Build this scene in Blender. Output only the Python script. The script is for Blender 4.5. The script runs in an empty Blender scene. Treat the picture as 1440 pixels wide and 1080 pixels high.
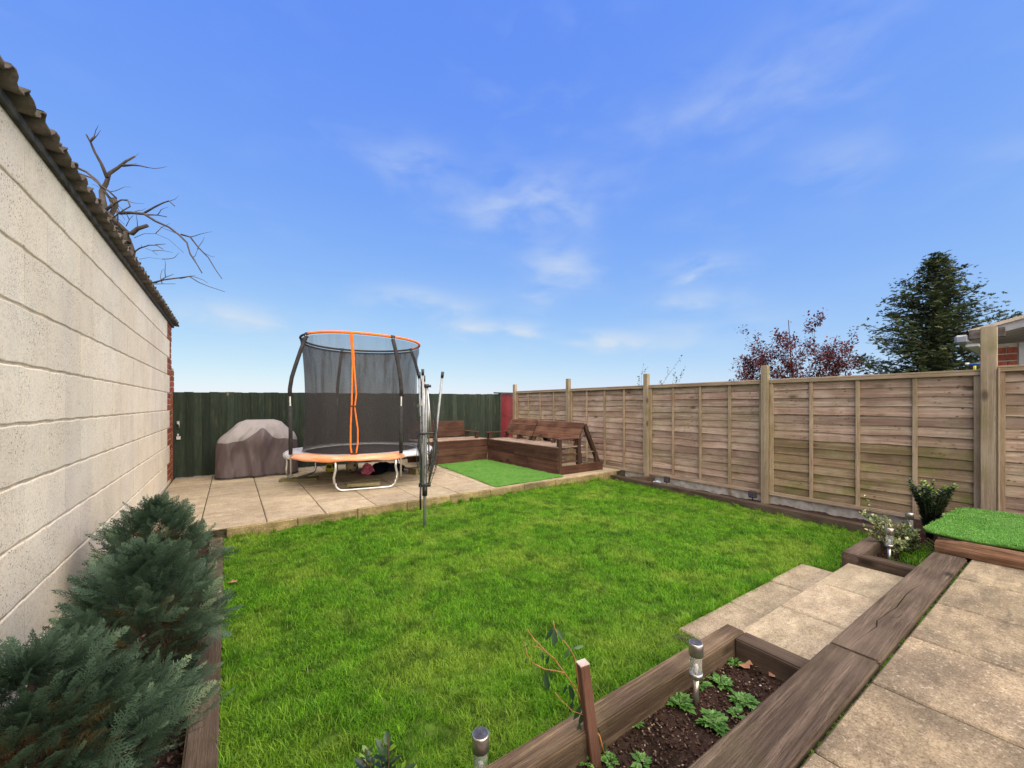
import bpy, bmesh, math, random
import numpy as np
from mathutils import Vector, Matrix, Euler
R = math.radians
PI = math.pi
random.seed(7)
rng = np.random.default_rng(7)
sc = bpy.context.scene
col = sc.collection

# ------------------------------------------------------------------ camera
CAMZ = 1.30
HEAD = 35.4
FPX = 555.0
cam_data = bpy.data.cameras.new('camera')
cam = bpy.data.objects.new('camera', cam_data)
col.objects.link(cam)
cam.location = (0, 0, CAMZ)
cam.rotation_euler = (R(90), 0, R(-HEAD))
cam_data.sensor_width = 36
cam_data.lens = 36 * FPX / 1440
cam_data.shift_y = 29 / 1440
cam_data.clip_start = 0.05
cam_data.clip_end = 2000
sc.camera = cam

# ------------------------------------------------------------------ world, sun, exposure
SUN_EL, SUN_AZ = 50.0, 180.0      # azimuth clockwise from +Y: the sun stands behind the camera
world = bpy.data.worlds.new('World')
sc.world = world
world.use_nodes = True
wt = world.node_tree
for n in list(wt.nodes):
    wt.nodes.remove(n)


def wn(t, **kw):
    n = wt.nodes.new(t)
    for k, v in kw.items():
        setattr(n, k, v)
    return n


def wmath(op, a, b=None, c=None, clamp=False):
    n = wn('ShaderNodeMath', operation=op, use_clamp=clamp)
    for i, x in enumerate((a, b, c)):
        if x is None:
            continue
        if isinstance(x, (int, float)):
            n.inputs[i].default_value = x
        else:
            wt.links.new(x, n.inputs[i])
    return n.outputs[0]


SKY_CURVE = ((.90, .80), (1.36, .61), (4.65, .05))
wout = wn('ShaderNodeOutputWorld')
wbg = wn('ShaderNodeBackground')
wbg.inputs['Strength'].default_value = 0.10
sky = wn('ShaderNodeTexSky', sky_type='NISHITA')
sky.sun_disc = False
sky.sun_elevation = R(SUN_EL)
sky.sun_rotation = R(SUN_AZ)
sky.altitude = 100
sky.air_density = 1.0
sky.dust_density = 0.4
sky.ozone_density = 2.5
# camera-like response curve of the sky colour, one power per channel
ssep = wn('ShaderNodeSeparateColor')
wt.links.new(sky.outputs[0], ssep.inputs[0])
scom = wn('ShaderNodeCombineColor')
for i, (kk, gg) in enumerate(SKY_CURVE):
    wt.links.new(wmath('MULTIPLY', wmath('POWER', ssep.outputs[i], gg), kk), scom.inputs[i])
tc = wn('ShaderNodeTexCoord')
sep = wn('ShaderNodeSeparateXYZ')
wt.links.new(tc.outputs['Generated'], sep.inputs[0])
az = wmath('ARCTAN2', sep.outputs[0], sep.outputs[1])
el = wmath('ARCSINE', sep.outputs[2])
cx = wn('ShaderNodeCombineXYZ')
wt.links.new(az, cx.inputs[0])
wt.links.new(wmath('MULTIPLY', el, 2.3), cx.inputs[1])
nz = wn('ShaderNodeTexNoise')
nz.inputs['Scale'].default_value = 7.0
nz.inputs['Detail'].default_value = 5
nz.inputs['Roughness'].default_value = 0.5
nz.inputs['Distortion'].default_value = 0.25
wt.links.new(cx.outputs[0], nz.inputs['Vector'])
nz2 = wn('ShaderNodeTexNoise')
nz2.inputs['Scale'].default_value = 2.1
nz2.inputs['Detail'].default_value = 3
wt.links.new(cx.outputs[0], nz2.inputs['Vector'])
# thin wisps everywhere, thicker low down
wisp = wmath('MULTIPLY', wmath('SUBTRACT', nz.outputs[0], 0.5), 1.6, clamp=True)
big = wmath('MULTIPLY', wmath('SUBTRACT', nz2.outputs[0], 0.42), 4.0, clamp=True)
gen = wmath('MULTIPLY', wmath('MULTIPLY', wisp, big), 0.35)
# the larger wisps: azimuth, elevation, half widths, strength (degrees)
BLOBS = [(40, 28, 9, 3.4, .62), (33, 25, 6, 2.6, .4), (21, 31, 6, 2.6, .5), (64, 34, 11, 4.5, .30), (74, 36, 7, 4, .2), (42, 19, 5, 3.4, .8), (39, 16, 3.5, 1.6, .45),
         (0, 10.5, 5.5, 1.6, 1.3), (20, 14.5, 4.5, 1.8, 1.0), (26, 13.5, 3.5, 1.2, .55), (30, 11, 4.5, 1.1, 1.3), (27, 14, 9, 2.5, .3), (62, 17.5, 3.6, 1.4, 1.0), (60, 13.5, 5, 1.5, 1.0),
         (48, 9.5, 5.5, 1.0, 1.2), (36, 11, 3.5, 1.0, .9), (35, 8, 3, .8, .6), (54, 8, 9, 1.2, .4), (8, 8, 8, 2.2, .45), (74, 25, 5, 3, .4), (90, 22, 5, 3, .25), (20, 6, 14, 1.4, .4), (62, 10, 9, 2.0, .4)]
acc = None
wa = wmath('MULTIPLY_ADD', nz2.outputs[0], 0.12, az)
we = wmath('MULTIPLY_ADD', nz.outputs[0], 0.08, el)
for (a, e, wa_, we_, s) in BLOBS:
    dx = wmath('DIVIDE', wmath('SUBTRACT', wa, R(a) + .06), R(wa_))
    dy = wmath('DIVIDE', wmath('SUBTRACT', we, R(e) + .04), R(we_))
    d2 = wmath('ADD', wmath('MULTIPLY', dx, dx), wmath('MULTIPLY', dy, dy))
    g = wmath('MULTIPLY', wmath('EXPONENT', wmath('MULTIPLY', d2, -1.0)), s)
    acc = g if acc is None else wmath('ADD', acc, g)
nb = wmath('MULTIPLY', wmath('SUBTRACT', nz.outputs[0], 0.34), 2.8, clamp=True)
cl = wmath('ADD', wmath('MULTIPLY', acc, nb), gen, clamp=True)
cl = wmath('MULTIPLY', cl, 0.85, clamp=True)
mix = wn('ShaderNodeMix', data_type='RGBA')
wt.links.new(cl, mix.inputs['Factor'])
wt.links.new(scom.outputs[0], mix.inputs['A'])
mix.inputs['B'].default_value = (3.6, 4.1, 4.75, 1)
wt.links.new(mix.outputs['Result'], wbg.inputs['Color'])
wt.links.new(wbg.outputs[0], wout.inputs[0])

sun_d = bpy.data.lights.new('sun', 'SUN')
sun_d.energy = 5.0
sun_d.angle = R(120)
sun_d.color = (1.0, 0.84, 0.62)
sun = bpy.data.objects.new('sun', sun_d)
col.objects.link(sun)
sd = Vector((math.sin(R(SUN_AZ)) * math.cos(R(SUN_EL)), math.cos(R(SUN_AZ)) * math.cos(R(SUN_EL)), math.sin(R(SUN_EL))))
sun.rotation_euler = sd.to_track_quat('Z', 'Y').to_euler()

sc.view_settings.view_transform = 'Standard'
sc.view_settings.look = 'None'
sc.view_settings.exposure = 0.9
sc.view_settings.gamma = 1
sc.view_settings.use_curve_mapping = False
sc.cycles.max_bounces = 8
sc.cycles.transparent_max_bounces = 24

# ------------------------------------------------------------------ helpers
ORG = {}


def at(px, py, D):
    """world point of pixel px,py (1440x1080 frame) at depth D along the view axis: used to read off real positions"""
    u, v = (px - 720) / FPX, (py - 569) / FPX
    s, c = math.sin(R(HEAD)), math.cos(R(HEAD))
    r = u * D
    return Vector((s * D + c * r, c * D - s * r, CAMZ - v * D))


def tag(o, label=None, cat=None, group=None, kind=None):
    if label: o['label'] = label
    if cat: o['category'] = cat
    if group: o['group'] = group
    if kind: o['kind'] = kind
    return o


def thing(name, label, cat, loc=(0, 0, 0), group=None):
    o = bpy.data.objects.new(name, None)
    col.objects.link(o)
    o.location = loc
    o.empty_display_size = .1
    ORG[o.name] = Vector(loc)
    return tag(o, label, cat, group)


def put(name, me, m=None, parent=None, loc=(0, 0, 0), rot=(0, 0, 0), scale=(1, 1, 1), kind=None):
    o = bpy.data.objects.new(name, me)
    col.objects.link(o)
    if m is not None and me is not None and len(me.materials) == 0:
        for mm in (m if isinstance(m, (list, tuple)) else [m]):
            me.materials.append(mm)
    base = Vector((0, 0, 0))
    if parent is not None:
        o.parent = parent
        base = ORG[parent.name]
    o.location = Vector(loc) - base
    o.rotation_euler = rot
    o.scale = scale
    ORG[o.name] = Vector(loc)
    if kind: o['kind'] = kind
    return o


class MB:
    def __init__(s):
        s.v, s.f, s.mi, s.sm = [], [], [], []

    def add(s, vs, fs, mi=0, smooth=False):
        b = len(s.v)
        s.v += [tuple(v) for v in vs]
        for f in fs:
            s.f.append(tuple(b + i for i in f))
            s.mi.append(mi)
            s.sm.append(smooth)
        return s

    def box(s, x0, y0, z0, x1, y1, z1, mi=0, M=None):
        vs = [Vector(p) for p in ((x0, y0, z0), (x1, y0, z0), (x1, y1, z0), (x0, y1, z0), (x0, y0, z1), (x1, y0, z1), (x1, y1, z1), (x0, y1, z1))]
        if M is not None: vs = [M @ v for v in vs]
        return s.add(vs, [(0, 3, 2, 1), (4, 5, 6, 7), (0, 1, 5, 4), (1, 2, 6, 5), (2, 3, 7, 6), (3, 0, 4, 7)], mi)

    def prism(s, poly, z0, z1, mi=0):
        n = len(poly)
        vs = [(x, y, z0) for x, y in poly] + [(x, y, z1) for x, y in poly]
        fs = [tuple(range(n))[::-1], tuple(range(n, 2 * n))] + [(i, (i + 1) % n, n + (i + 1) % n, n + i) for i in range(n)]
        return s.add(vs, fs, mi)

    def beam(s, a, b, w, h, up=(0, 0, 1), mi=0):
        a, b, up = Vector(a), Vector(b), Vector(up)
        d = (b - a).normalized()
        r = d.cross(up).normalized()
        u = r.cross(d)
        vs = []
        for p in (a, b):
            for i, j in ((-1, -1), (1, -1), (1, 1), (-1, 1)):
                vs.append(p + r * (i * w / 2) + u * (j * h / 2))
        return s.add(vs, [(0, 3, 2, 1), (4, 5, 6, 7), (0, 1, 5, 4), (1, 2, 6, 5), (2, 3, 7, 6), (3, 0, 4, 7)], mi)

    def tube(s, pts, rad, n=8, mi=0, cap=True):
        pts = [Vector(p) for p in pts]
        if not isinstance(rad, (list, tuple)): rad = [rad] * len(pts)
        b = len(s.v)
        ref = None
        m = len(pts)
        for i, p in enumerate(pts):
            d = (pts[min(i + 1, m - 1)] - pts[max(i - 1, 0)])
            if d.length < 1e-9: d = Vector((0, 0, 1))
            d.normalize()
            if ref is None:
                ref = Vector((0, 0, 1)) if abs(d.z) < .9 else Vector((1, 0, 0))
                ref = d.cross(ref).normalized()
            else:
                ref = (ref - d * ref.dot(d))
                if ref.length < 1e-6: ref = d.orthogonal()
                ref.normalize()
            q = d.cross(ref)
            for k in range(n):
                a = 2 * PI * k / n
                s.v.append(tuple(p + (ref * math.cos(a) + q * math.sin(a)) * rad[i]))
        for i in range(m - 1):
            for k in range(n):
                s.f.append((b + i * n + k, b + i * n + (k + 1) % n, b + (i + 1) * n + (k + 1) % n, b + (i + 1) * n + k))
                s.mi.append(mi); s.sm.append(True)
        if cap:
            s.f.append(tuple(b + k for k in range(n))[::-1]); s.mi.append(mi); s.sm.append(False)
            s.f.append(tuple(b + (m - 1) * n + k for k in range(n))); s.mi.append(mi); s.sm.append(False)
        return s

    def lathe(s, prof, c=(0, 0, 0), n=20, mi=0, smooth=True):
        b = len(s.v)
        for (r, z) in prof:
            for k in range(n):
                a = 2 * PI * k / n
                s.v.append((c[0] + r * math.cos(a), c[1] + r * math.sin(a), c[2] + z))
        for i in range(len(prof) - 1):
            for k in range(n):
                s.f.append((b + i * n + k, b + i * n + (k + 1) % n, b + (i + 1) * n + (k + 1) % n, b + (i + 1) * n + k))
                s.mi.append(mi); s.sm.append(smooth)
        s.f.append(tuple(b + k for k in range(n))[::-1]); s.mi.append(mi); s.sm.append(False)
        s.f.append(tuple(b + (len(prof) - 1) * n + k for k in range(n))); s.mi.append(mi); s.sm.append(False)
        return s

    def mesh(s, name, bevel=0, seg=1):
        me = bpy.data.meshes.new(name)
        me.from_pydata(s.v, [], s.f)
        me.polygons.foreach_set('material_index', s.mi)
        me.polygons.foreach_set('use_smooth', s.sm)
        if bevel:
            bm = bmesh.new(); bm.from_mesh(me)
            bmesh.ops.remove_doubles(bm, verts=bm.verts, dist=1e-5)
            ed = [e for e in bm.edges if len(e.link_faces) == 2 and e.calc_face_angle(0) > .5]
            bmesh.ops.bevel(bm, geom=ed, offset=bevel, segments=seg, affect='EDGES', clamp_overlap=True)
            bm.to_mesh(me); bm.free()
        me.update()
        return me

    def build(s, name, m, parent=None, bevel=0, kind=None, seg=1, loc=None):
        """verts are in world coordinates; the object origin is moved to their centre bottom"""
        if loc is None:
            xs = [v[0] for v in s.v]; ys = [v[1] for v in s.v]; zs = [v[2] for v in s.v]
            loc = ((min(xs) + max(xs)) / 2, (min(ys) + max(ys)) / 2, min(zs))
        s.v = [(v[0] - loc[0], v[1] - loc[1], v[2] - loc[2]) for v in s.v]
        return put(name, s.mesh(name, bevel, seg), m, parent, loc, kind=kind)


def np_mesh(name, V, F, rnd=None):
    """V (n,3) floats; F (m,4) or (m,3) ints; rnd: per vertex float attribute"""
    me = bpy.data.meshes.new(name)
    k = F.shape[1]
    me.vertices.add(len(V)); me.vertices.foreach_set('co', np.ascontiguousarray(V, dtype=np.float32).ravel())
    me.loops.add(F.size); me.loops.foreach_set('vertex_index', np.ascontiguousarray(F, dtype=np.int32).ravel())
    me.polygons.add(len(F))
    me.polygons.foreach_set('loop_start', np.arange(0, F.size, k, dtype=np.int32))
    me.polygons.foreach_set('loop_total', np.full(len(F), k, dtype=np.int32))
    if rnd is not None:
        at_ = me.attributes.new('rnd', 'FLOAT', 'POINT')
        at_.data.foreach_set('value', np.ascontiguousarray(rnd, dtype=np.float32))
    me.update(calc_edges=True)
    me.validate()
    return me


# ------------------------------------------------------------------ materials
def lin(r, g, b):
    f = lambda c: ((c / 255) / 12.92 if c / 255 <= .04045 else (((c / 255) + .055) / 1.055) ** 2.4)
    return (f(r), f(g), f(b), 1)


class Mat:
    def __init__(s, name):
        s.m = bpy.data.materials.new(name)
        s.m.use_nodes = True
        s.t = s.m.node_tree
        s.b = s.t.nodes['Principled BSDF']
        s.out = s.t.nodes['Material Output']
        s._vec = None

    def n(s, t, **kw):
        n = s.t.nodes.new(t)
        for k, v in kw.items():
            setattr(n, k, v)
        return n

    def set(s, sock, v):
        if isinstance(v, bpy.types.NodeSocket): s.t.links.new(v, sock)
        elif isinstance(v, (tuple, list)): sock.default_value = tuple(v) if len(v) != 3 or sock.type == 'VECTOR' else tuple(v) + (1,)
        else: sock.default_value = v

    def vec(s, world=False, scale=(1, 1, 1), jitter=True):
        if world:
            v = s.n('ShaderNodeNewGeometry').outputs['Position']
        else:
            v = s.n('ShaderNodeTexCoord').outputs['Object']
            if jitter:
                oi = s.n('ShaderNodeObjectInfo')
                mu = s.n('ShaderNodeVectorMath', operation='SCALE')
                mu.inputs[0].default_value = (37.1, 51.7, 23.3)
                s.t.links.new(oi.outputs['Random'], mu.inputs['Scale'])
                ad = s.n('ShaderNodeVectorMath', operation='ADD')
                s.t.links.new(v, ad.inputs[0]); s.t.links.new(mu.outputs[0], ad.inputs[1])
                v = ad.outputs[0]
        mp = s.n('ShaderNodeMapping'); mp.inputs['Scale'].default_value = scale
        s.t.links.new(v, mp.inputs['Vector'])
        return mp.outputs[0]

    def noise(s, vec, scale, detail=4, rough=.55, dist=0):
        n = s.n('ShaderNodeTexNoise')
        s.t.links.new(vec, n.inputs['Vector'])
        n.inputs['Scale'].default_value = scale; n.inputs['Detail'].default_value = detail
        n.inputs['Roughness'].default_value = rough; n.inputs['Distortion'].default_value = dist
        return n.outputs[0]

    def voro(s, vec, scale, feature='F1', out='Distance'):
        n = s.n('ShaderNodeTexVoronoi', feature=feature)
        s.t.links.new(vec, n.inputs['Vector']); n.inputs['Scale'].default_value = scale
        return n.outputs[out]

    def ramp(s, fac, stops, interp='LINEAR'):
        n = s.n('ShaderNodeValToRGB'); n.color_ramp.interpolation = interp
        cr = n.color_ramp
        while len(cr.elements) < len(stops): cr.elements.new(.5)
        for e, (p, c) in zip(cr.elements, stops):
            e.position = p
            e.color = c if isinstance(c, tuple) else (c, c, c, 1)
        s.t.links.new(fac, n.inputs['Fac'])
        return n.outputs[0]

    def mix(s, f, a, b, mode='MIX'):
        n = s.n('ShaderNodeMix', data_type='RGBA', blend_type=mode)
        s.set(n.inputs['Factor'], f); s.set(n.inputs['A'], a); s.set(n.inputs['B'], b)
        return n.outputs['Result']

    def math(s, op, a, b=0.0, clamp=False):
        n = s.n('ShaderNodeMath', operation=op, use_clamp=clamp)
        s.set(n.inputs[0], a); s.set(n.inputs[1], b)
        return n.outputs[0]

    def vary(s, colr, amt=.2, hue=0.0):
        """per object brightness"""
        oi = s.n('ShaderNodeObjectInfo').outputs['Random']
        h = s.n('ShaderNodeHueSaturation')
        s.set(h.inputs['Value'], s.math('ADD', s.math('MULTIPLY', oi, 2 * amt), 1 - amt))
        if hue:
            fr = s.math('FRACT', s.math('MULTIPLY', oi, 7.31))
            s.set(h.inputs['Hue'], s.math('ADD', s.math('MULTIPLY', fr, 2 * hue), .5 - hue))
        s.set(h.inputs['Color'], colr)
        return h.outputs[0]

    def bump(s, h, strength=.5, dist=.01):
        n = s.n('ShaderNodeBump')
        n.inputs['Strength'].default_value = strength; n.inputs['Distance'].default_value = dist
        s.t.links.new(h, n.inputs['Height'])
        s.t.links.new(n.outputs[0], s.b.inputs['Normal'])

    def done(s, colr, rough=.8, spec=.3, **kw):
        s.set(s.b.inputs['Base Color'], colr)
        s.set(s.b.inputs['Roughness'], rough)
        s.b.inputs['Specular IOR Level'].default_value = spec
        for k, v in kw.items():
            s.set(s.b.inputs[k.replace('_', ' ')], v)
        return s.m


def wood(name, dark, midc, light, axis='x', grain=1.0, green=0.0, vary=.15, rough=.8, bump=.5, knots=True, world=False):
    k = Mat(name)
    st = {'x': (.5, 15, 15), 'y': (15, .5, 15), 'z': (15, 15, .5)}[axis]
    v = k.vec(scale=st, world=world)
    v2 = k.vec(scale=tuple(.35 * c for c in st), world=world)
    iso = k.vec(scale=(1, 1, 1), world=world)
    g = k.noise(v, 5.5 * grain, 8, .72, .35)
    fg = k.noise(v, 17 * grain, 4, .7, .1)
    g2 = k.noise(v2, 2.0, 3, .5, 1.2)
    c = k.ramp(g, [(.32, dark), (.5, midc), (.68, light)])
    c = k.mix(k.ramp(fg, [(.36, .65), (.47, 0.0)]), c, tuple(.5 * x for x in dark[:3]) + (1,))
    c = k.mix(k.ramp(g2, [(.38, 0.75), (.62, 0.0)]), c, dark, 'MIX')
    blot = k.noise(iso, 2.6, 3)
    c = k.mix(k.ramp(blot, [(.45, 0.0), (.7, .45)]), c, light)
    if knots:
        kv = k.voro(k.vec(scale=tuple({True: .45, False: 1.0}[x == .5] * 4 for x in st) , world=world), 1.3)
        c = k.mix(k.ramp(kv, [(.06, .9), (.17, 0.0)]), c, tuple(.4 * x for x in dark[:3]) + (1,))
    if knots == 2:
        sk = k.voro(k.vec(world=True, scale=(1, 1, 1.4)), 17)
        msk = k.noise(k.vec(world=True, scale=(1, 1, .35)), 3.1, 3, .6)
        c = k.mix(k.math('MULTIPLY', k.ramp(sk, [(.10, .85), (.26, 0.0)]), k.ramp(msk, [(.50, 0.0), (.6, 1.0)])), c, tuple(.32 * x for x in dark[:3]) + (1,))
        dmp = k.noise(k.vec(world=True, scale=(1, 1, 1)), 2.0, 5, .7)
        c = k.mix(k.ramp(dmp, [(.5, 0.0), (.7, .5)]), c, tuple(.9 * x for x in dark[:3]) + (1,))
    if green:
        gn = k.noise(iso, 3.5, 4, .6)
        c = k.mix(k.ramp(gn, [(.5, 0.0), (.75, green)]), c, (.12, .14, .025, 1))
    c = k.vary(c, vary, .008)
    k.bump(k.math('ADD', k.math('ADD', g, fg), k.math('MULTIPLY', g2, .4)), bump, .005)
    return k.done(c, rough, .2)


def plain(name, c, rough=.5, metallic=0.0, vary=.06, nscale=20, spec=.5, bump=0.0, **kw):
    k = Mat(name)
    n = k.noise(k.vec(), nscale, 4)
    d = tuple(x * (1 - 2.2 * vary) for x in c[:3]) + (1,)
    l = tuple(min(1, x * (1 + 2.2 * vary)) for x in c[:3]) + (1,)
    cc = k.ramp(n, [(.3, d), (.7, l)])
    if bump: k.bump(n, bump, .004)
    return k.done(cc, rough, spec, Metallic=metallic, **kw)


# paving
def paving(name, base, light, darkc, dirty, moss=.0):
    k = Mat(name)
    v = k.vec()
    fine = k.noise(v, 150, 4, .8)
    grit = k.noise(v, 55, 5, .75)
    med = k.noise(v, 9, 6, .65, .05)
    bigv = k.noise(k.vec(scale=(1.0, 1.7, 1)), 3.2, 5, .6, .0)
    w = k.vec(world=True)
    blot = k.noise(w, 1.5, 5, .6, .0)
    stre = k.noise(k.vec(scale=(1.2, 9, 9)), 2.2, 5, .6)
    c = k.ramp(med, [(.28, base), (.62, light)])
    c = k.mix(k.ramp(bigv, [(.42, 0.0), (.7, dirty)]), c, darkc)
    c = k.mix(k.ramp(blot, [(.48, 0.0), (.72, dirty)]), c, darkc)
    c = k.mix(k.ramp(stre, [(.5, 0.0), (.75, dirty * .9)]), c, darkc)
    sm = k.noise(k.vec(scale=(1.0, 2.2, 1)), 5.0, 5, .6, .1)
    c = k.mix(k.ramp(sm, [(.48, 0.0), (.72, dirty * .55)]), c, tuple(.62 * x for x in darkc[:3]) + (1,))
    c = k.mix(k.ramp(grit, [(.34, .6), (.46, 0.0)]), c, tuple(.40 * x for x in base[:3]) + (1,))
    c = k.mix(k.ramp(grit, [(.56, 0.0), (.68, .5)]), c, (.66, .56, .42, 1))
    c = k.mix(k.ramp(fine, [(.38, .7), (.5, 0.0)]), c, tuple(.30 * x for x in base[:3]) + (1,))
    c = k.mix(k.ramp(fine, [(.58, 0.0), (.72, .4)]), c, (.72, .66, .56, 1))
    if moss:
        mn = k.noise(w, 4.2, 6, .7)
        c = k.mix(k.ramp(mn, [(.6, 0.0), (.75, moss)]), c, (.1, .12, .03, 1))
    c = k.vary(c, .09, .004)
    k.bump(k.math('ADD', fine, k.math('MULTIPLY', med, .8)), .55, .004)
    return k.done(c, .92, .12)


M = {}
M['slab_patio'] = paving('patio slab', (.36, .285, .185, 1), (.50, .42, .30, 1), (.24, .19, .13, 1), .45, .25)
M['slab_terrace'] = paving('terrace slab', (.26, .20, .125, 1), (.38, .305, .20, 1), (.13, .105, .078, 1), .9, .25)
M['slab_step'] = paving('step slab', (.35, .275, .175, 1), (.49, .41, .285, 1), (.17, .14, .10, 1), .6, .1)
M['edging'] = paving('edging', (.27, .2, .085, 1), (.42, .33, .17, 1), (.10, .085, .04, 1), .8, .7)
M['joint'] = plain('joint', (.05, .045, .03, 1), .95, vary=.3, nscale=30, spec=.1, bump=.6)
M['mossy_joint'] = plain('mossy joint', (.035, .045, .015, 1), .95, vary=.4, nscale=60, spec=.1, bump=.8)
M['concrete'] = plain('gravel board concrete', (.33, .31, .27, 1), .9, vary=.15, nscale=12, spec=.1, bump=.5)

# painted block wall
def block_mat():
    k = Mat('painted block')
    v = k.vec()
    vw = k.vec(world=True)
    n = k.noise(v, 70, 5, .65)
    n2 = k.noise(vw, 1.3, 4, .6)
    n4 = k.noise(k.vec(world=True, scale=(1, 1.6, .5)), 1.2, 3, .5)
    pitv = k.vec(world=True)
    wob = k.n('ShaderNodeTexNoise'); wob.inputs['Scale'].default_value = 60; wob.inputs['Detail'].default_value = 2
    k.t.links.new(pitv, wob.inputs['Vector'])
    adv = k.n('ShaderNodeVectorMath', operation='MULTIPLY_ADD')
    k.t.links.new(wob.outputs['Color'], adv.inputs[0]); adv.inputs[1].default_value = (.018, .018, .018); k.t.links.new(pitv, adv.inputs[2])
    pv = adv.outputs[0]
    p1 = k.voro(pv, 62)
    p2 = k.voro(pv, 150)
    pm = k.noise(vw, 4.5, 4)
    pit = k.math('MULTIPLY', k.ramp(p1, [(.13, 1.0), (.24, 0.0)]), k.ramp(pm, [(.47, 0.0), (.6, 1.0)]))
    pit2 = k.math('MULTIPLY', k.ramp(p2, [(.16, 1.0), (.30, 0.0)]), k.ramp(k.noise(vw, 7, 3), [(.42, 0.0), (.62, .85)]))
    allpit = k.math('MAXIMUM', pit, pit2)
    c = k.ramp(n2, [(.3, (.74, .65, .51, 1)), (.7, (.83, .765, .63, 1))])
    c = k.mix(k.ramp(n4, [(.5, 0.0), (.72, .45)]), c, (.56, .54, .53, 1))
    c = k.mix(k.ramp(n, [(.35, .35), (.55, 0.0)]), c, (.40, .34, .26, 1))
    c = k.mix(k.math('MULTIPLY', allpit, .95), c, (.10, .08, .055, 1))
    c = k.vary(c, .06)
    hh = k.math('SUBTRACT', k.math('MULTIPLY', n, .55), k.math('MULTIPLY', allpit, 1.2))
    k.bump(hh, .6, .005)
    return k.done(c, .85, .2)


M['block'] = block_mat()
M['block_mortar'] = plain('painted mortar', (.50, .43, .33, 1), .85, vary=.12, nscale=14, spec=.2, bump=.6)


def brick_mat():
    k = Mat('brick')
    v = k.vec()
    c = k.ramp(k.noise(v, 25, 5, .7), [(.3, (.17, .045, .028, 1)), (.7, (.33, .105, .06, 1))])
    c = k.vary(c, .25, .012)
    k.bump(k.noise(v, 90, 4), .6, .004)
    return k.done(c, .9, .15)


M['brick'] = brick_mat()
M['brick_mortar'] = plain('brick mortar', (.38, .34, .28, 1), .9, vary=.12, spec=.1)


def roof_mat():
    k = Mat('weathered roof sheet')
    v = k.vec(world=True)
    n = k.noise(v, 12, 6, .7)
    n2 = k.noise(v, 3.5, 4, .6)
    c = k.ramp(n, [(.3, (.05, .042, .038, 1)), (.55, (.11, .092, .08, 1)), (.75, (.21, .185, .16, 1))])
    c = k.mix(k.ramp(n2, [(.5, 0.0), (.7, .6)]), c, (.06, .058, .03, 1))
    k.bump(n, .8, .008)
    return k.done(c, .95, .1)


M['roof'] = roof_mat()
M['soffit'] = plain('shaded verge strip', (.075, .073, .07, 1), .9, vary=.2, spec=.2, bump=.4)  # dark tone paints in the shadow below the roof overhang


def green_fence():
    k = Mat('green stained board')
    v = k.vec(scale=(14, 14, 1.0))
    g = k.noise(v, 3, 6, .7, .5)
    w = k.noise(k.vec(scale=(6, 6, 1.5)), 2.2, 5, .7)
    c = k.ramp(g, [(.3, (.013, .022, .017, 1)), (.65, (.034, .048, .035, 1))])
    c = k.mix(k.ramp(w, [(.56, 0.0), (.72, .75)]), c, (.07, .066, .042, 1))
    c = k.mix(k.ramp(k.voro(k.vec(scale=(1, 1, .6)), 3.0), [(.04, .6), (.09, 0.0)]), c, (.2, .16, .1, 1))
    c = k.vary(c, .3, .015)
    k.bump(g, .6, .005)
    return k.done(c, .8, .2)


M['green'] = green_fence()
M['red_panel'] = plain('red painted panel', (.15, .013, .02, 1), .5, vary=.12, nscale=5)
M['green_rail'] = plain('dark rail', (.03, .035, .03, 1), .8, vary=.2)

L_ = (.40, .275, .19, 1)
M['slat'] = wood('lap slat', (.18, .112, .08, 1), (.37, .272, .195, 1), (.52, .42, .325, 1), 'y', 1.0, green=.3, vary=.2, bump=.7, knots=2)
M['slat_mossy'] = wood('lap slat greened', (.13, .09, .045, 1), (.28, .20, .12, 1), (.40, .32, .2, 1), 'y', 1.0, green=1.0, vary=.16, bump=.7, knots=2)
M['batten'] = wood('batten', (.19, .13, .082, 1), (.34, .25, .165, 1), (.45, .36, .25, 1), 'z', green=.35, vary=.1, knots=False)
M['capping'] = wood('capping', (.2, .14, .09, 1), (.34, .25, .17, 1), (.46, .37, .27, 1), 'y', green=.3, vary=.1, knots=False)
M['post'] = wood('fence post', (.20, .15, .095, 1), (.33, .26, .17, 1), (.44, .37, .26, 1), 'z', green=.45, vary=.12, bump=.6)
M['sleeper_x'] = wood('sleeper x', (.045, .030, .022, 1), (.105, .073, .054, 1), (.19, .14, .107, 1), 'x', green=.12, vary=.1, bump=.9)
M['sleeper_y'] = wood('sleeper y', (.04, .026, .018, 1), (.085, .056, .04, 1), (.15, .11, .08, 1), 'y', green=.1, vary=.12, bump=.9)
M['sleeper_left'] = wood('sleeper left', (.075, .053, .034, 1), (.155, .115, .078, 1), (.27, .21, .15, 1), 'y', green=.35, vary=.1, bump=.9)
M['board_x'] = wood('planter board x', (.05, .033, .021, 1), (.105, .072, .046, 1), (.26, .195, .12, 1), 'x', green=.15, vary=.1, bump=.9)
M['pallet_x'] = wood('pallet x', (.036, .017, .011, 1), (.085, .038, .024, 1), (.14, .072, .045, 1), 'x', vary=.2, bump=.7)
M['pallet_y'] = wood('pallet y', (.036, .017, .011, 1), (.09, .04, .025, 1), (.15, .08, .05, 1), 'y', vary=.2, bump=.7)
M['pallet_top_y'] = wood('pallet seat y', (.16, .10, .07, 1), (.30, .215, .16, 1), (.44, .35, .28, 1), 'y', vary=.12, bump=.7)
M['pallet_back_y'] = wood('pallet back y', (.055, .024, .013, 1), (.14, .062, .035, 1), (.23, .12, .07, 1), 'y', vary=.15, bump=.7)
M['pallet_z'] = wood('pallet z', (.03, .017, .012, 1), (.06, .034, .024, 1), (.1, .06, .045, 1), 'z', vary=.2, bump=.7)
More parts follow.
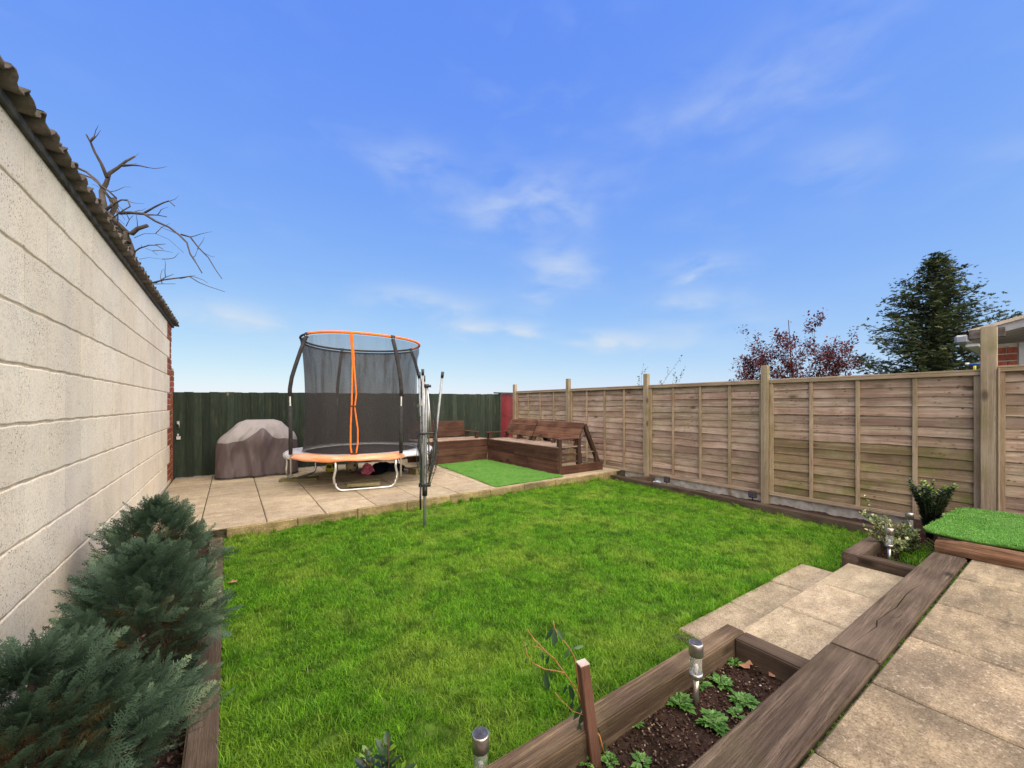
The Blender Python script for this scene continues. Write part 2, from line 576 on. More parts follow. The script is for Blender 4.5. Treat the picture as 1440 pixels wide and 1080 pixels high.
M['old_timber'] = wood('old split timber', (.035, .015, .01, 1), (.17, .075, .04, 1), (.38, .22, .14, 1), 'y', grain=.7, vary=.05, bump=1.0)
M['plank'] = wood('loose plank', (.12, .10, .05, 1), (.25, .21, .12, 1), (.36, .31, .2, 1), 'x', green=.6, vary=.15)
M['stake'] = wood('stake', (.08, .034, .024, 1), (.16, .075, .052, 1), (.24, .13, .095, 1), 'z', vary=.05, knots=False)
M['stake_top'] = plain('stake top', (.45, .37, .33, 1), .8, vary=.1)


def soil_mat():
    k = Mat('soil')
    v = k.vec(world=True)
    n = k.noise(v, 38, 6, .75)
    n2 = k.noise(v, 6, 4, .6)
    c = k.ramp(n, [(.3, (.012, .008, .006, 1)), (.55, (.04, .024, .017, 1)), (.75, (.10, .065, .047, 1))])
    c = k.mix(k.ramp(n2, [(.45, 0.0), (.7, .5)]), c, (.06, .024, .02, 1))
    k.bump(n, 1.0, .015)
    return k.done(c, .95, .15)


M['soil'] = soil_mat()


def grass_mat(name, c1, c2, c3, dead, patch=1.0, trans=True):
    k = Mat(name)
    w = k.vec(world=True)
    oi = k.n('ShaderNodeObjectInfo').outputs['Random']
    c = k.ramp(oi, [(.1, c1), (.5, c2), (.9, c3)])
    p = k.noise(w, 1.7, 4, .6, .5)
    p2 = k.noise(w, 6.0, 3, .6)
    c = k.mix(k.ramp(p, [(.46, 0.0), (.64, .8 * patch)]), c, dead)
    c = k.mix(k.ramp(p2, [(.34, .75 * patch), (.50, 0.0)]), c, tuple(.5 * x for x in c1[:3]) + (1,))
    a = k.n('ShaderNodeAttribute'); a.attribute_name = 'rnd'
    c = k.mix(k.ramp(a.outputs['Fac'], [(.0, .75), (.35, 0.0)]), c, tuple(.45 * x for x in c1[:3]) + (1,))
    c = k.mix(k.ramp(a.outputs['Fac'], [(.75, 0.0), (1.0, .85)]), c, dead)
    k.done(c, .55, .25)
    if trans:
        tr = k.n('ShaderNodeBsdfTranslucent'); k.set(tr.inputs['Color'], c)
        mx = k.n('ShaderNodeMixShader'); mx.inputs[0].default_value = .35
        k.t.links.new(k.b.outputs[0], mx.inputs[1]); k.t.links.new(tr.outputs[0], mx.inputs[2])
        k.t.links.new(mx.outputs[0], k.out.inputs['Surface'])
    return k.m


M['grass'] = grass_mat('grass blades', (.055, .19, .006, 1), (.120, .335, .008, 1), (.205, .48, .018, 1), (.31, .46, .05, 1))
M['turf_fibre'] = grass_mat('artificial turf fibre', (.11, .31, .04, 1), (.15, .39, .06, 1), (.20, .45, .09, 1), (.24, .43, .12, 1), .35, False)
M['turf_back'] = plain('artificial turf backing', (.07, .20, .03, 1), .8, vary=.2, nscale=9)
M['lawn_ground'] = plain('lawn soil and thatch', (.06, .11, .014, 1), .95, vary=.35, nscale=14, spec=.1, bump=.7)
M['far_ground'] = plain('far ground', (.07, .085, .035, 1), .95, vary=.3, nscale=1.5, spec=.1)


def leaf_mat(name, a, b, c3=None, rough=.5, trans=.25, spec=.35, tip=None):
    k = Mat(name)
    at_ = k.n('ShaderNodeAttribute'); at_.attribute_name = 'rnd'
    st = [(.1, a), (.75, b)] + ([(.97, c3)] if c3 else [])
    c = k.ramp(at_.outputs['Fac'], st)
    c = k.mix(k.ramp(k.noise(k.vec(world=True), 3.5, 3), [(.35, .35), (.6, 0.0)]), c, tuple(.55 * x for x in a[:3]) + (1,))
    k.done(c, rough, spec)
    tr = k.n('ShaderNodeBsdfTranslucent'); k.set(tr.inputs['Color'], c)
    mx = k.n('ShaderNodeMixShader'); mx.inputs[0].default_value = trans
    k.t.links.new(k.b.outputs[0], mx.inputs[1]); k.t.links.new(tr.outputs[0], mx.inputs[2])
    k.t.links.new(mx.outputs[0], k.out.inputs['Surface'])
    return k.m


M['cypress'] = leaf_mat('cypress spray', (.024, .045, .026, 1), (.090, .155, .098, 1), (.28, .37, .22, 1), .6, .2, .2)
M['cypress_dead'] = leaf_mat('cypress inner brown', (.05, .035, .015, 1), (.11, .08, .03, 1), None, .8, .1, .1)
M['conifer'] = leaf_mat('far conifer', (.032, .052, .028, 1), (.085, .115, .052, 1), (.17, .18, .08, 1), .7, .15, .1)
M['red_leaf'] = leaf_mat('red leaf', (.055, .014, .018, 1), (.14, .032, .042, 1), (.30, .09, .08, 1), .5, .3)
M['grey_leaf'] = leaf_mat('sparse leaf', (.04, .06, .045, 1), (.12, .15, .08, 1), (.2, .22, .1, 1), .6, .2)
M['euonymus'] = leaf_mat('euonymus leaf', (.012, .035, .014, 1), (.03, .07, .022, 1), (.20, .34, .03, 1), .3, .15, .5)
M['variegated'] = leaf_mat('variegated leaf', (.05, .11, .04, 1), (.28, .32, .12, 1), (.62, .60, .32, 1), .4, .2)
M['weed'] = leaf_mat('weed leaf', (.06, .17, .03, 1), (.12, .28, .05, 1), (.24, .42, .12, 1), .5, .3)
M['willow_leaf'] = leaf_mat('dark narrow leaf', (.022, .06, .03, 1), (.05, .10, .05, 1), (.1, .18, .08, 1), .4, .2)
M['bark'] = wood('bark', (.035, .028, .024, 1), (.075, .06, .052, 1), (.13, .11, .095, 1), 'z', grain=2, vary=.05, knots=False)
M['bark_brown'] = wood('brown bark', (.04, .024, .016, 1), (.08, .052, .035, 1), (.13, .09, .06, 1), 'z', grain=2, vary=.05, knots=False)
M['twig_orange'] = plain('orange twig', (.27, .13, .035, 1), .5, vary=.2, nscale=40)
M['dead_leaf'] = plain('dead leaf', (.32, .16, .09, 1), .8, vary=.2, nscale=40)
M['pebble'] = leaf_mat('pebble', (.2, .15, .1, 1), (.42, .34, .24, 1), (.65, .6, .5, 1), .8, 0.0, .2)
M['chip'] = leaf_mat('bark chip', (.02, .012, .009, 1), (.07, .04, .03, 1), (.15, .1, .075, 1), .9, 0.0, .1)

M['steel'] = plain('galvanised steel', (.62, .62, .62, 1), .38, .85, vary=.06)
M['alu'] = plain('grey aluminium', (.27, .285, .30, 1), .5, .5, vary=.08)
M['stainless'] = plain('brushed stainless steel', (.50, .46, .42, 1), .3, .9, vary=.06, nscale=50)
M['black_plastic'] = plain('black plastic', (.014, .014, .015, 1), .45, vary=.1)
M['foam'] = plain('black foam sleeve', (.028, .027, .028, 1), .8, vary=.2, spec=.2)
M['mat_black'] = plain('black jump mat', (.02, .021, .024, 1), .7, vary=.15, nscale=8, spec=.25)
M['orange'] = plain('orange fabric', (.72, .17, .018, 1), .6, vary=.08, spec=.3)
M['silver_pad'] = plain('silver pvc pad', (.50, .51, .54, 1), .38, vary=.14, nscale=14)
M['dark_cord'] = plain('dark line', (.03, .03, .035, 1), .6)
M['solar'] = plain('solar cell', (.05, .05, .06, 1), .45, vary=.3, nscale=60)
M['dark_bracket'] = plain('dark brown plastic', (.03, .018, .014, 1), .6, vary=.2)
M['navy'] = plain('navy fabric', (.006, .007, .014, 1), .9, vary=.3, nscale=8, spec=.1)
M['pink'] = plain('pink fabric', (.50, .11, .19, 1), .8, vary=.25, nscale=30)
M['white_plastic'] = plain('white upvc', (.75, .76, .76, 1), .4, vary=.03)
M['yellow_plastic'] = plain('yellow plastic', (.75, .62, .02, 1), .4, vary=.05)
M['blue_plastic'] = plain('blue plastic', (.03, .12, .55, 1), .4, vary=.05)
M['grey_render'] = plain('grey soffit', (.33, .32, .32, 1), .7, vary=.15, nscale=4)
M['beige_fascia'] = plain('beige fascia', (.50, .41, .30, 1), .7, vary=.1)
M['film'] = plain('pale plastic film', (.33, .40, .48, 1), .25, vary=.1)


def pad_mat():
    k = Mat('faded orange pad')
    v = k.vec(world=True, scale=(1, 1, 6))
    n = k.noise(v, 4, 5, .6)
    c = k.ramp(n, [(.38, (.72, .22, .07, 1)), (.56, (.76, .34, .20, 1)), (.75, (.72, .45, .34, 1))])
    k.bump(k.noise(k.vec(world=True), 9, 4), .5, .01)
    return k.done(c, .45, .4)


M['pad_orange'] = pad_mat()


def net_mat():
    k = Mat('black safety net')
    w = k.vec(world=True)
    n = k.noise(k.vec(world=True, scale=(3, 3, .4)), 2.2, 4, .6)
    k.done((.042, .040, .042), .8, .2)
    tr = k.n('ShaderNodeBsdfTransparent')
    mx = k.n('ShaderNodeMixShader')
    sp_ = k.n('ShaderNodeSeparateXYZ'); k.t.links.new(w, sp_.inputs[0])
    back_dens = k.ramp(k.math('SUBTRACT', sp_.outputs[1], 6.0), [(.1, .48), (.95, 1.0)])      # net more opaque towards the back
    cr = k.noise(k.vec(world=True, scale=(1, 1, .12)), 9, 3, .6)
    dn = k.math('MULTIPLY', k.math('ADD', k.ramp(n, [(.35, .72), (.7, .86)]), k.ramp(cr, [(.45, 0.0), (.7, .16)])), back_dens)
    k.set(mx.inputs[0], dn)
    k.t.links.new(tr.outputs[0], mx.inputs[1]); k.t.links.new(k.b.outputs[0], mx.inputs[2])
    k.t.links.new(mx.outputs[0], k.out.inputs['Surface'])
    return k.m


M['net'] = net_mat()


def cover_mat():
    k = Mat('brown barbecue cover')
    v = k.vec()
    n = k.noise(v, 3, 5, .6)
    c = k.ramp(n, [(.3, (.088, .066, .071, 1)), (.7, (.106, .080, .085, 1))])
    k.bump(k.noise(k.vec(scale=(1, 1, .5)), 6, 4, .6, .8), .25, .03)
    return k.done(c, .55, .35)


M['cover'] = cover_mat()
M['cover_top'] = plain('faded cover top', (.25, .23, .23, 1), .6, vary=.03, nscale=6, bump=.1)


def glass_mat():
    k = Mat('ribbed clear plastic')
    n = k.noise(k.vec(scale=(1, 1, 3)), 60, 2)
    k.bump(n, .5, .003)
    return k.done((.85, .88, .86), .12, .5, Transmission_Weight=.85, IOR=1.3)


M['clear'] = glass_mat()


def ball_mat(name, a, b, scale):
    k = Mat(name)
    n = k.voro(k.vec(jitter=False), scale, out='Distance')
    return k.done(k.ramp(n, [(.36, a), (.42, b)], 'LINEAR'), .5, .4)


M['ball_yellow'] = ball_mat('yellow black ball', (.02, .02, .02, 1), (.42, .38, .03, 1), 11)
M['ball_white'] = ball_mat('patterned ball', (.04, .03, .03, 1), (.42, .34, .24, 1), 16)

# ------------------------------------------------------------------ setting: ground
LAWN_L = -.03
PY = 4.67       # front edge of the far patio
b = MB(); b.prism([(-400, -400), (400, -400), (400, 400), (-400, 400)], -.16, -.12)
tag(b.build('ground', M['far_ground']), 'open ground around and beyond the garden', kind='structure')


def shear(x, y):
    return (x, y - .026 * (x - 2.0))


# lawn base
lawn_poly = [(-.1, .3), (2.1, .3), (2.1, 1.0), (5.25, .95), (5.42, 4.5), (5.42, 4.72), (-.12, 4.72)]
b = MB(); b.prism(lawn_poly, -.1, -.004)
tag(b.build('lawn', M['lawn_ground']), 'soil and thatch of the lawn', kind='structure')


# far patio -----------------------------------------------------------
def slab_mesh(name, poly, th, bev=.006):
    b_ = MB(); b_.prism(poly, -th, 0)
    return b_.mesh(name, bev)


PZ = .11
b = MB(); b.box(-.76, PY + .03, -.1, 5.95, 8.45, PZ - .012)
patio = tag(b.build('patio', M['joint']), 'far slab patio along the green fence', kind='structure')
slab_me = {}
S = .55
xs0 = .296 - 2 * S
for r_ in range(7):
    y0 = PY + .055 + r_ * S
    for c_ in range(12):
        x0 = xs0 + c_ * S
        if x0 > 5.9: continue
        xa, xb, ya, yb = max(x0, -.755), min(x0 + S, 5.94), y0, min(y0 + S, 8.44)
        if xb - xa < .05 or yb - ya < .05: continue
        key = (round(xb - xa, 3), round(yb - ya, 3))
        if key not in slab_me:
            w_, d_ = key[0] / 2 - .004, key[1] / 2 - .003
            slab_me[key] = slab_mesh('paving_slab', [(-w_, -d_), (w_, -d_), (w_, d_), (-w_, d_)], .04)
        put('paving_slab', slab_me[key], M['slab_patio'], patio, ((xa + xb) / 2, (ya + yb) / 2, PZ + random.uniform(-.0025, .0025)),
            (random.uniform(-.003, .003), random.uniform(-.003, .003), 0))
x = -.04
while x < 5.5:
    x1 = min(x + .60 + random.uniform(-.02, .03), 5.62)
    b = MB(); b.box(x + .002, PY, -.06, x1 - .002, PY + .052, PZ + random.uniform(-.004, .006))
    b.build('edging_stone', M['edging'], patio, .007)
    x = x1
    if x1 > 5.6: break

# lower step, upper step, terrace -----------------------------------------
lowp = [shear(2.02, .97), shear(3.80, .97), shear(3.80, 1.29), shear(2.02, 1.29)]
b = MB(); b.prism(lowp, -.08, -.002)
low = tag(b.build('lower_step', M['joint']), 'lowest paved step level with the lawn', kind='structure')
for xa, xb, dz in ((2.10, 2.655, .012), (2.66, 3.215, .010), (3.22, 3.775, .012)):
    b = MB(); b.prism([shear(xa + .003, .99), shear(xb - .003, .99), shear(xb - .003, 1.298), shear(xa + .003, 1.305)], -.05, dz)
    b.build('paving_slab', M['slab_step'], low, .008)
b = MB(); b.prism([shear(2.085, .56), shear(3.785, .56), shear(3.785, .995), shear(2.085, .995)], -.06, .095)
up = tag(b.build('upper_step', M['joint']), 'raised paved step beside the long sleeper', kind='structure')
for xa, xb, dz in ((2.09, 2.655, .110), (2.66, 3.21, .112), (3.215, 3.785, .110)):
    b = MB(); b.prism([shear(xa + .002, .60), shear(xb - .003, .60), shear(xb - .003, 1.005), shear(xa + .002, 1.005)], .05, dz)
    b.build('paving_slab', M['slab_step'], up, .007)
TZ = .225
b = MB(); b.prism([shear(-1.2, -1.4), shear(5.9, -1.4), shear(5.9, .45), shear(-1.2, .45)], -.1, TZ - .014)
ter = tag(b.build('terrace', M['mossy_joint']), 'upper slab terrace in front of the long sleeper', kind='structure')
for j, yt in enumerate((.443, -.163, -.768)):
    for i in range(12):
        xa = 3.675 - S * 7 + i * S
        if xa > 5.3: continue
        xb = min(xa + S, 5.88)
        b = MB(); b.prism([shear(xa + .005, yt - .597), shear(xb - .005, yt - .597), shear(xb - .005, yt), shear(xa + .005, yt)], TZ - .05, TZ + random.uniform(-.002, .002))
        b.build('paving_slab', M['slab_terrace'], ter, .006)

# soil beds
b = MB(); b.box(-.78, .2, -.1, -.02, 4.68, -.01)
tag(b.build('soil_bed', M['soil']), 'soil of the bed under the cypress shrubs', kind='structure')


def soil_patch(name, label, x0, x1, y0, y1, z, amp=.012):
    n_, m_ = max(4, int((x1 - x0) / .03)), max(4, int((y1 - y0) / .03))
    b_ = MB()
    vs = []
    for j in range(m_ + 1):
        for i in range(n_ + 1):
            X = x0 + (x1 - x0) * i / n_; Y = y0 + (y1 - y0) * j / m_
            vs.append((X, Y, z + amp * (math.sin(X * 23 + math.sin(Y * 17) * 2) * .5 + random.uniform(-.5, .5))))
    fs = [(j * (n_ + 1) + i, j * (n_ + 1) + i + 1, (j + 1) * (n_ + 1) + i + 1, (j + 1) * (n_ + 1) + i) for j in range(m_) for i in range(n_)]
    b_.add(vs, fs, 0, True)
    return tag(b_.build(name, M['soil']), label, kind='structure')


soil_patch('soil', 'dark soil inside the near planter', -.5, 2.0, .3, .98, .075)
soil_patch('soil', 'dark soil inside the far corner planter', 3.88, 5.9, .42, .92, .09)
soil_patch('soil', 'earth strip between sleeper and fence', 5.2, 5.95, .9, 4.72, -.02)
soil_patch('soil', 'bare soil behind the border sleeper', -.72, -.1, 1.2, 2.4, .0, .02)


# chips and pebbles (stuff)
def scatter_bits(name, label, m, n, fx, smin, smax, flat=.5):
    V, F, A = [], [], []
    base = np.array([(1, 0, 0), (0, 1, 0), (-1, 0, 0), (0, -1, 0), (0, 0, 1), (0, 0, -1)], float)
    tri = np.array([(0, 1, 4), (1, 2, 4), (2, 3, 4), (3, 0, 4), (1, 0, 5), (2, 1, 5), (3, 2, 5), (0, 3, 5)])
    for i in range(n):
        p = fx()
        s = random.uniform(smin, smax)
        mt = np.array(Euler((random.uniform(-.5, .5), random.uniform(-.5, .5), random.uniform(0, 6.3))).to_matrix())
        q = base * np.array((s * random.uniform(.7, 1.6), s * random.uniform(.5, 1), s * flat)) * rng.uniform(.7, 1.2, (6, 1))
        V.append(q @ mt.T + np.array(p)); F.append(tri + 6 * i); A.append(np.full(6, random.random()))
    o = put(name, np_mesh(name, np.vstack(V), np.vstack(F), np.concatenate(A)), m, kind='stuff')
    return tag(o, label)


U = random.uniform
scatter_bits('pebbles', 'pale pebbles and grit on the planter soil', M['pebble'], 420, lambda: (U(.55, 1.95), U(.45, .92), .083), .002, .006, .7)
scatter_bits('soil_crumbs', 'crumbs of dark earth on the planter soil', M['chip'], 5200, lambda: (U(.5, 1.97), U(.42, .95), .082), .003, .009, .7)
scatter_bits('bark_chips', 'dark bark chips under the cypress shrubs', M['chip'], 3000, lambda: (U(-.7, -.12), U(1.2, 3.6), .01), .006, .018, .25)
scatter_bits('soil_crumbs', 'crumbs of earth in the corner planter', M['chip'], 1400, lambda: (U(3.92, 5.1), U(.55, .9), .098), .004, .01, .7)

# ------------------------------------------------------------------ sleepers and planters
def sleeper(label, poly, z0, z1, m, bev=.008, crack=None):
    xs = [p[0] for p in poly]; ys = [p[1] for p in poly]
    b_ = MB()
    # subdivided top with a little wear: build as a prism and bevel
    b_.prism(poly, z0, z1)
    o = b_.build('timber_sleeper', m, None, bev, seg=2)
    return tag(o, label, 'sleeper')


def yl(x): return .65 - .0272 * (x - 1.09)
def yr(x): return .47 - .0245 * (x - 1.34)


for (xa, xb, lab) in ((-.9, 2.18, 'broad dark sleeper along the terrace edge, the piece nearest the camera'),
                      (2.186, 4.15, 'broad cracked dark sleeper between the step and terrace, ending at the turf box')):
    s_ = sleeper(lab, [(xa, yr(xa)), (xb, yr(xb)), (xb, yl(xb)), (xa, yl(xa))], -.08, .236, M['sleeper_x'])
    s_['group'] = 'sleepers edging the terrace'


# splits in the sleeper tops: thin sunken wedges of dark wood standing 1 mm proud of the surface would be false; cut real grooves
def groove(o, pts, w=.004, d=.012):
    c = MB()
    for i in range(len(pts) - 1):
        a_, b_ = Vector(pts[i]), Vector(pts[i + 1])
        dd = (b_ - a_).normalized(); nn = Vector((-dd.y, dd.x, 0))
        w0 = w * (.25 if i == 0 else 1); w1 = w * (.25 if i == len(pts) - 2 else 1)
        lo = Vector((0, 0, -d)); hi = Vector((0, 0, .01))
        vs = [a_ - nn * w0 + hi, b_ - nn * w1 + hi, b_ + nn * w1 + hi, a_ + nn * w0 + hi, a_ + lo, b_ + lo]
        c.add(vs, [(0, 1, 2, 3), (0, 4, 5, 1), (3, 2, 5, 4), (0, 3, 4), (1, 5, 2)])
    me = c.mesh('cut')
    bmx = bmesh.new(); bmx.from_mesh(me); bmesh.ops.recalc_face_normals(bmx, faces=bmx.faces); bmx.to_mesh(me); bmx.free()
    co = bpy.data.objects.new('cut', me)
    col.objects.link(co); co.location = (0, 0, 0)
    md = o.modifiers.new('split', 'BOOLEAN'); md.operation = 'DIFFERENCE'; md.object = co; md.solver = 'EXACT'; md.use_self = True
    dg = bpy.context.evaluated_depsgraph_get()
    nm = bpy.data.meshes.new_from_object(o.evaluated_get(dg))
    o.modifiers.clear()
    if len(nm.polygons) > 10: o.data = nm
    bpy.data.objects.remove(co)


bpy.context.view_layer.update()
zt = .236
groove(s_, [(2.30, .55, zt), (2.52, .53, zt), (2.60, .545, zt), (2.85, .52, zt), (3.1, .525, zt), (3.35, .50, zt)], .005, .014)
groove(s_, [(2.66, .525, zt), (2.72, .49, zt), (2.78, .485, zt)], .004, .01)

# border along the left bed (two sleepers), along the fence (two)
sleeper('weathered border sleeper between shrubs and lawn, the near length', [(-.135, .5), (-.03, .5), (-.05, 3.40), (-.15, 3.40)], -.09, .045, M['sleeper_left'])['group'] = 'sleepers between shrub bed and lawn'
sleeper('weathered border sleeper between shrubs and lawn, the short far length touching the patio', [(-.15, 3.406), (-.05, 3.406), (-.065, 4.665), (-.165, 4.665)], -.09, .04, M['sleeper_left'])['group'] = 'sleepers between shrub bed and lawn'


def xf(y): return 5.16 + (y - 1.06) * .0625


sleeper('dark brown sleeper edging the lawn along the lap fence, the long near length', [(xf(.99), .99), (xf(.99) + .13, .99), (xf(3.78) + .13, 3.78), (xf(3.78), 3.78)], -.1, .082, M['sleeper_y'])['group'] = 'sleepers along the lap fence'
sleeper('dark brown sleeper edging the lawn along the lap fence, short length next to the patio', [(xf(3.785), 3.785), (xf(3.785) + .13, 3.785), (xf(4.6) + .13, 4.62), (xf(4.6), 4.62)], -.1, .072, M['sleeper_y'])['group'] = 'sleepers along the lap fence'
t = MB(); t.beam((5.50, 4.32, .03), (5.80, 4.02, .05), .05, .09)
tag(t.build('timber_offcut', M['sleeper_y'], None, .004), 'short dark timber offcut lying behind the sleeper below the lap fence', 'offcut')

pl = thing('raised_planter', 'near planter of dark timber boards with soil and leafy weeds, left of the steps', 'planter', (1.4, .8, 0))
b = MB(); b.prism([shear(-.3, .925), shear(2.08, .930), shear(2.08, 1.018), shear(-.3, 1.018)], -.08, .175)
b.build('board', M['board_x'], pl, .006, seg=2)
b = MB(); b.prism([(1.978, yl(2) - .0), (2.08, yl(2) - .0), (2.08, .926), (1.978, .928)], -.08, .175)
b.build('board', M['sleeper_y'], pl, .006, seg=2)
pl = thing('raised_planter', 'corner planter of dark boards by the lap fence, right of the steps', 'planter', (4.5, .8, 0))
b = MB(); b.prism([shear(3.792, .945), shear(5.15, .955), shear(5.15, 1.055), shear(3.792, 1.045)], -.08, .178)
b.build('board', M['sleeper_x'], pl, .006, seg=2)
b = MB(); b.prism([(3.792, yl(3.8)), (3.885, yl(3.8)), (3.885, .896), (3.792, .898)], -.08, .178)
b.build('board', M['sleeper_y'], pl, .006, seg=2)

# ------------------------------------------------------------------ garage
gar = thing('garage', 'single storey garage of cream painted blocks with a corrugated roof and brick corner', 'garage', (-.8, 5, 0))
WX = -.774
b = MB(); b.box(-3.6, -1.5, -.1, WX - .10, 8.27, 2.53)
b.box(WX - .10, -1.5, -.1, WX - .006, 8.2, 2.53)
b.build('wall', M['block_mortar'], gar)
CH = .267
bm_cache = {}


def block_mesh(L, H):
    key = (round(L, 3), round(H, 3))
    if key in bm_cache: return bm_cache[key]
    me = bpy.data.meshes.new('block')
    c_ = .007; h_ = H / 2
    pr = [(-.05, -h_), (-c_, -h_), (-.002, -h_ + .003), (0, -h_ + c_), (0, h_ - c_), (-.002, h_ - .003), (-c_, h_), (-.05, h_)]
    n_ = 10
    b_ = MB()
    vs = []
    for i in range(n_ + 1):
        y_ = -L / 2 + L * i / n_
        for (x_, z_) in pr:
            vs.append((x_, y_, z_ + (.0022 * math.sin(y_ * 19 + L * 40) if z_ > 0 else .0022 * math.sin(y_ * 23 + 2)) * (x_ > -.04)))
    m_ = len(pr)
    fs = [(i * m_ + k, (i + 1) * m_ + k, (i + 1) * m_ + (k + 1) % m_, i * m_ + (k + 1) % m_)[::-1] for i in range(n_) for k in range(m_)]
    fs += [tuple(range(m_)), tuple(n_ * m_ + k for k in range(m_))[::-1]]
    b_.add(vs, fs)
    bm_cache[key] = b_.mesh('block')
    return bm_cache[key]


for k in range(-1, 10):
    z0 = .144 + CH * (k - 0)
    z1 = z0 + CH
    if k == 9: z1 = min(z1, 2.547)
    if z1 - z0 < .05: continue
    off = 0 if k % 2 == 0 else .274
    yend = 7.70 if k % 2 == 0 else 7.97
    y = 2.77 - .548 * 8 + off
    while y < yend - .04:
        y1 = y + .548
        if y1 > yend - .1: y1 = yend
        put('block', block_mesh(y1 - y - .0022, z1 - z0 - .009), M['block'], gar,
            (WX + random.uniform(-.0006, .0006), (y + y1) / 2, (z0 + z1) / 2), (0, random.uniform(-.004, .004), 0))
        y = y1
# brick corner, toothed into the blocks
bb = MB(); bb.box(-.1, -.0965, -.037, 0, .0965, .037)
full_brick = bb.mesh('brick', .004)
bb = MB(); bb.box(-.1, -.046, -.037, 0, .046, .037)
half_brick = bb.mesh('brick', .004)
bz = CH / 3
for i in range(0, 27):
    z = .144 + bz * (i + .5)
    k = i // 3
    ys = 7.70 if k % 2 == 0 else 7.97
    y = ys + .006
    if (i % 2 == 0) and ys < 7.8:
        put('brick', half_brick, M['brick'], gar, (WX + .002, y + .046, z)); y += .102
    while y < 8.21 - .04:
        if y + .193 <= 8.28:
            put('brick', full_brick, M['brick'], gar, (WX + .002 + U(-.001, .001), y + .0965, z)); y += .203
        else:
            put('brick', half_brick, M['brick'], gar, (WX + .002, y + .046, z)); y += .102
for i in range(0, 20):     # low pier next to the gate
    put('brick', full_brick, M['brick'], gar, (WX + .012, 8.33, .11 + bz * (i + .5) * 1.0 - .04))
b = MB(); b.box(WX - .12, 8.24, -.05, WX + .006, 8.42, 1.88); b.build('pier_core', M['brick_mortar'], gar)

# corrugated roof sheets with verge
PIT = .155


def sheet(y0, y1, lift):
    b_ = MB()
    n_ = int((y1 - y0) / PIT * 10)
    X0, X1 = -.695, -3.8
    rows = []
    for X in (X0, -1.6, X1):
        for sgn in (0, 1):
            rows.append([(X + (.006 * math.sin(i * 1.7) if X == X0 else 0), y0 + (y1 - y0) * i / n_,
                          2.60 + lift + (X0 - X) * .05 + .030 * math.cos(2 * PI * (y0 + (y1 - y0) * i / n_ - 2.389) / PIT) - sgn * .009) for i in range(n_ + 1)])
    vs = [p for r_ in rows for p in r_]
    w = n_ + 1
    fs = []
    for i in range(n_):
        fs += [(0 * w + i, 0 * w + i + 1, 2 * w + i + 1, 2 * w + i), (2 * w + i, 2 * w + i + 1, 4 * w + i + 1, 4 * w + i)]
        fs += [(1 * w + i + 1, 1 * w + i, 3 * w + i, 3 * w + i + 1), (3 * w + i + 1, 3 * w + i, 5 * w + i, 5 * w + i + 1)]
        fs += [(0 * w + i + 1, 0 * w + i, 1 * w + i, 1 * w + i + 1)]
    b_.add(vs, fs, 0, True)
    return b_.build('roof_sheet', M['roof'], gar)


y = 8.36
k = 0
while y > -1.4:
    sheet(y - 1.02, y, .004 * (k % 2) + U(-.002, .002))
    y -= .93
    k += 1
b = MB(); b.box(WX - .05, -1.5, 2.53, WX + .022, 8.33, 2.574)
b.build('verge_shade_strip', M['soffit'], gar, .004)  # stands for the sheet underside and the shadow on the mortar
for i in range(46):
    yy = 1.1 + i * PIT + U(-.02, .02)
    if random.random() < .35:
        b = MB(); b.lathe([(.003, -.008), (.008, .0), (.007, .006), (.002, .010)], (-.712, yy, 2.626), 7)
        b.build('moss_tuft', M['roof'], gar)

# ------------------------------------------------------------------ green fence and red panel
gf = thing('board_fence', 'dark green stained fence of upright boards at the end of the garden', 'fence', (2.4, 8.3, PZ))
nb_ = 57
x0 = -.735
bw = (5.50 - x0) / nb_
for i in range(nb_):
    xa = x0 + i * bw
    top = 1.505 + (xa + .77) * .009 + U(-.006, .006)
    b = MB()
    b.prism([(xa - .004, 8.305), (xa + bw + .008, 8.287), (xa + bw + .008, 8.297), (xa - .004, 8.325)], PZ + .01 + U(0, .01), top)
    b.build('board', M['green'], gf)
for z in (.35, .85, 1.38):
    b = MB(); b.box(x0, 8.326, z, 5.5, 8.37, z + .08); b.build('rail', M['green_rail'], gf)
b = MB(); b.box(-.775, 8.27, PZ, -.737, 8.33, 1.50); b.build('post', M['green'], gf, .003)
b = MB(); b.box(5.50, 8.26, PZ, 5.535, 8.34, 1.60); b.build('post', M['green_rail'], gf, .003)
la = thing('gate_latch', 'small silver latch and bolt on the green fence beside the brick corner', 'latch', (-.70, 8.28, .9))
b = MB(); b.box(-.715, 8.274, .985, -.685, 8.284, 1.035); b.tube([(-.70, 8.27, 1.03), (-.69, 8.245, 1.0), (-.682, 8.245, .95), (-.69, 8.27, .92)], .007, 6); b.build('handle', M['steel'], la)
b = MB(); b.box(-.72, 8.27, .74, -.67, 8.284, .79); b.box(-.71, 8.262, .80, -.69, 8.28, .83); b.build('bolt_plate', M['steel'], la)

rp = thing('fence_panel', 'narrow flat red panel in the corner between green fence and lap fence', 'panel', (5.7, 8.3, PZ))
b = MB(); b.box(5.54, 8.29, PZ, 5.93, 8.31, 1.575); b.build('sheet', M['red_panel'], rp)
b = MB(); b.box(5.35, 8.25, 1.578, 5.93, 8.33, 1.61); b.build('top_rail', M['green_rail'], rp, .003)

# ------------------------------------------------------------------ lap fence
lf = thing('lap_fence', 'weathered timber lap fence with posts along the right side of the garden', 'fence', (5.9, 4, 0))
POSTS = [(8.09, 1.81), (6.15, 1.85), (4.21, 1.83), (2.35, 1.825), (.43, 2.035), (-1.5, 1.9)]
FX = 5.90
slat_meshes = {}
NSEG = 22


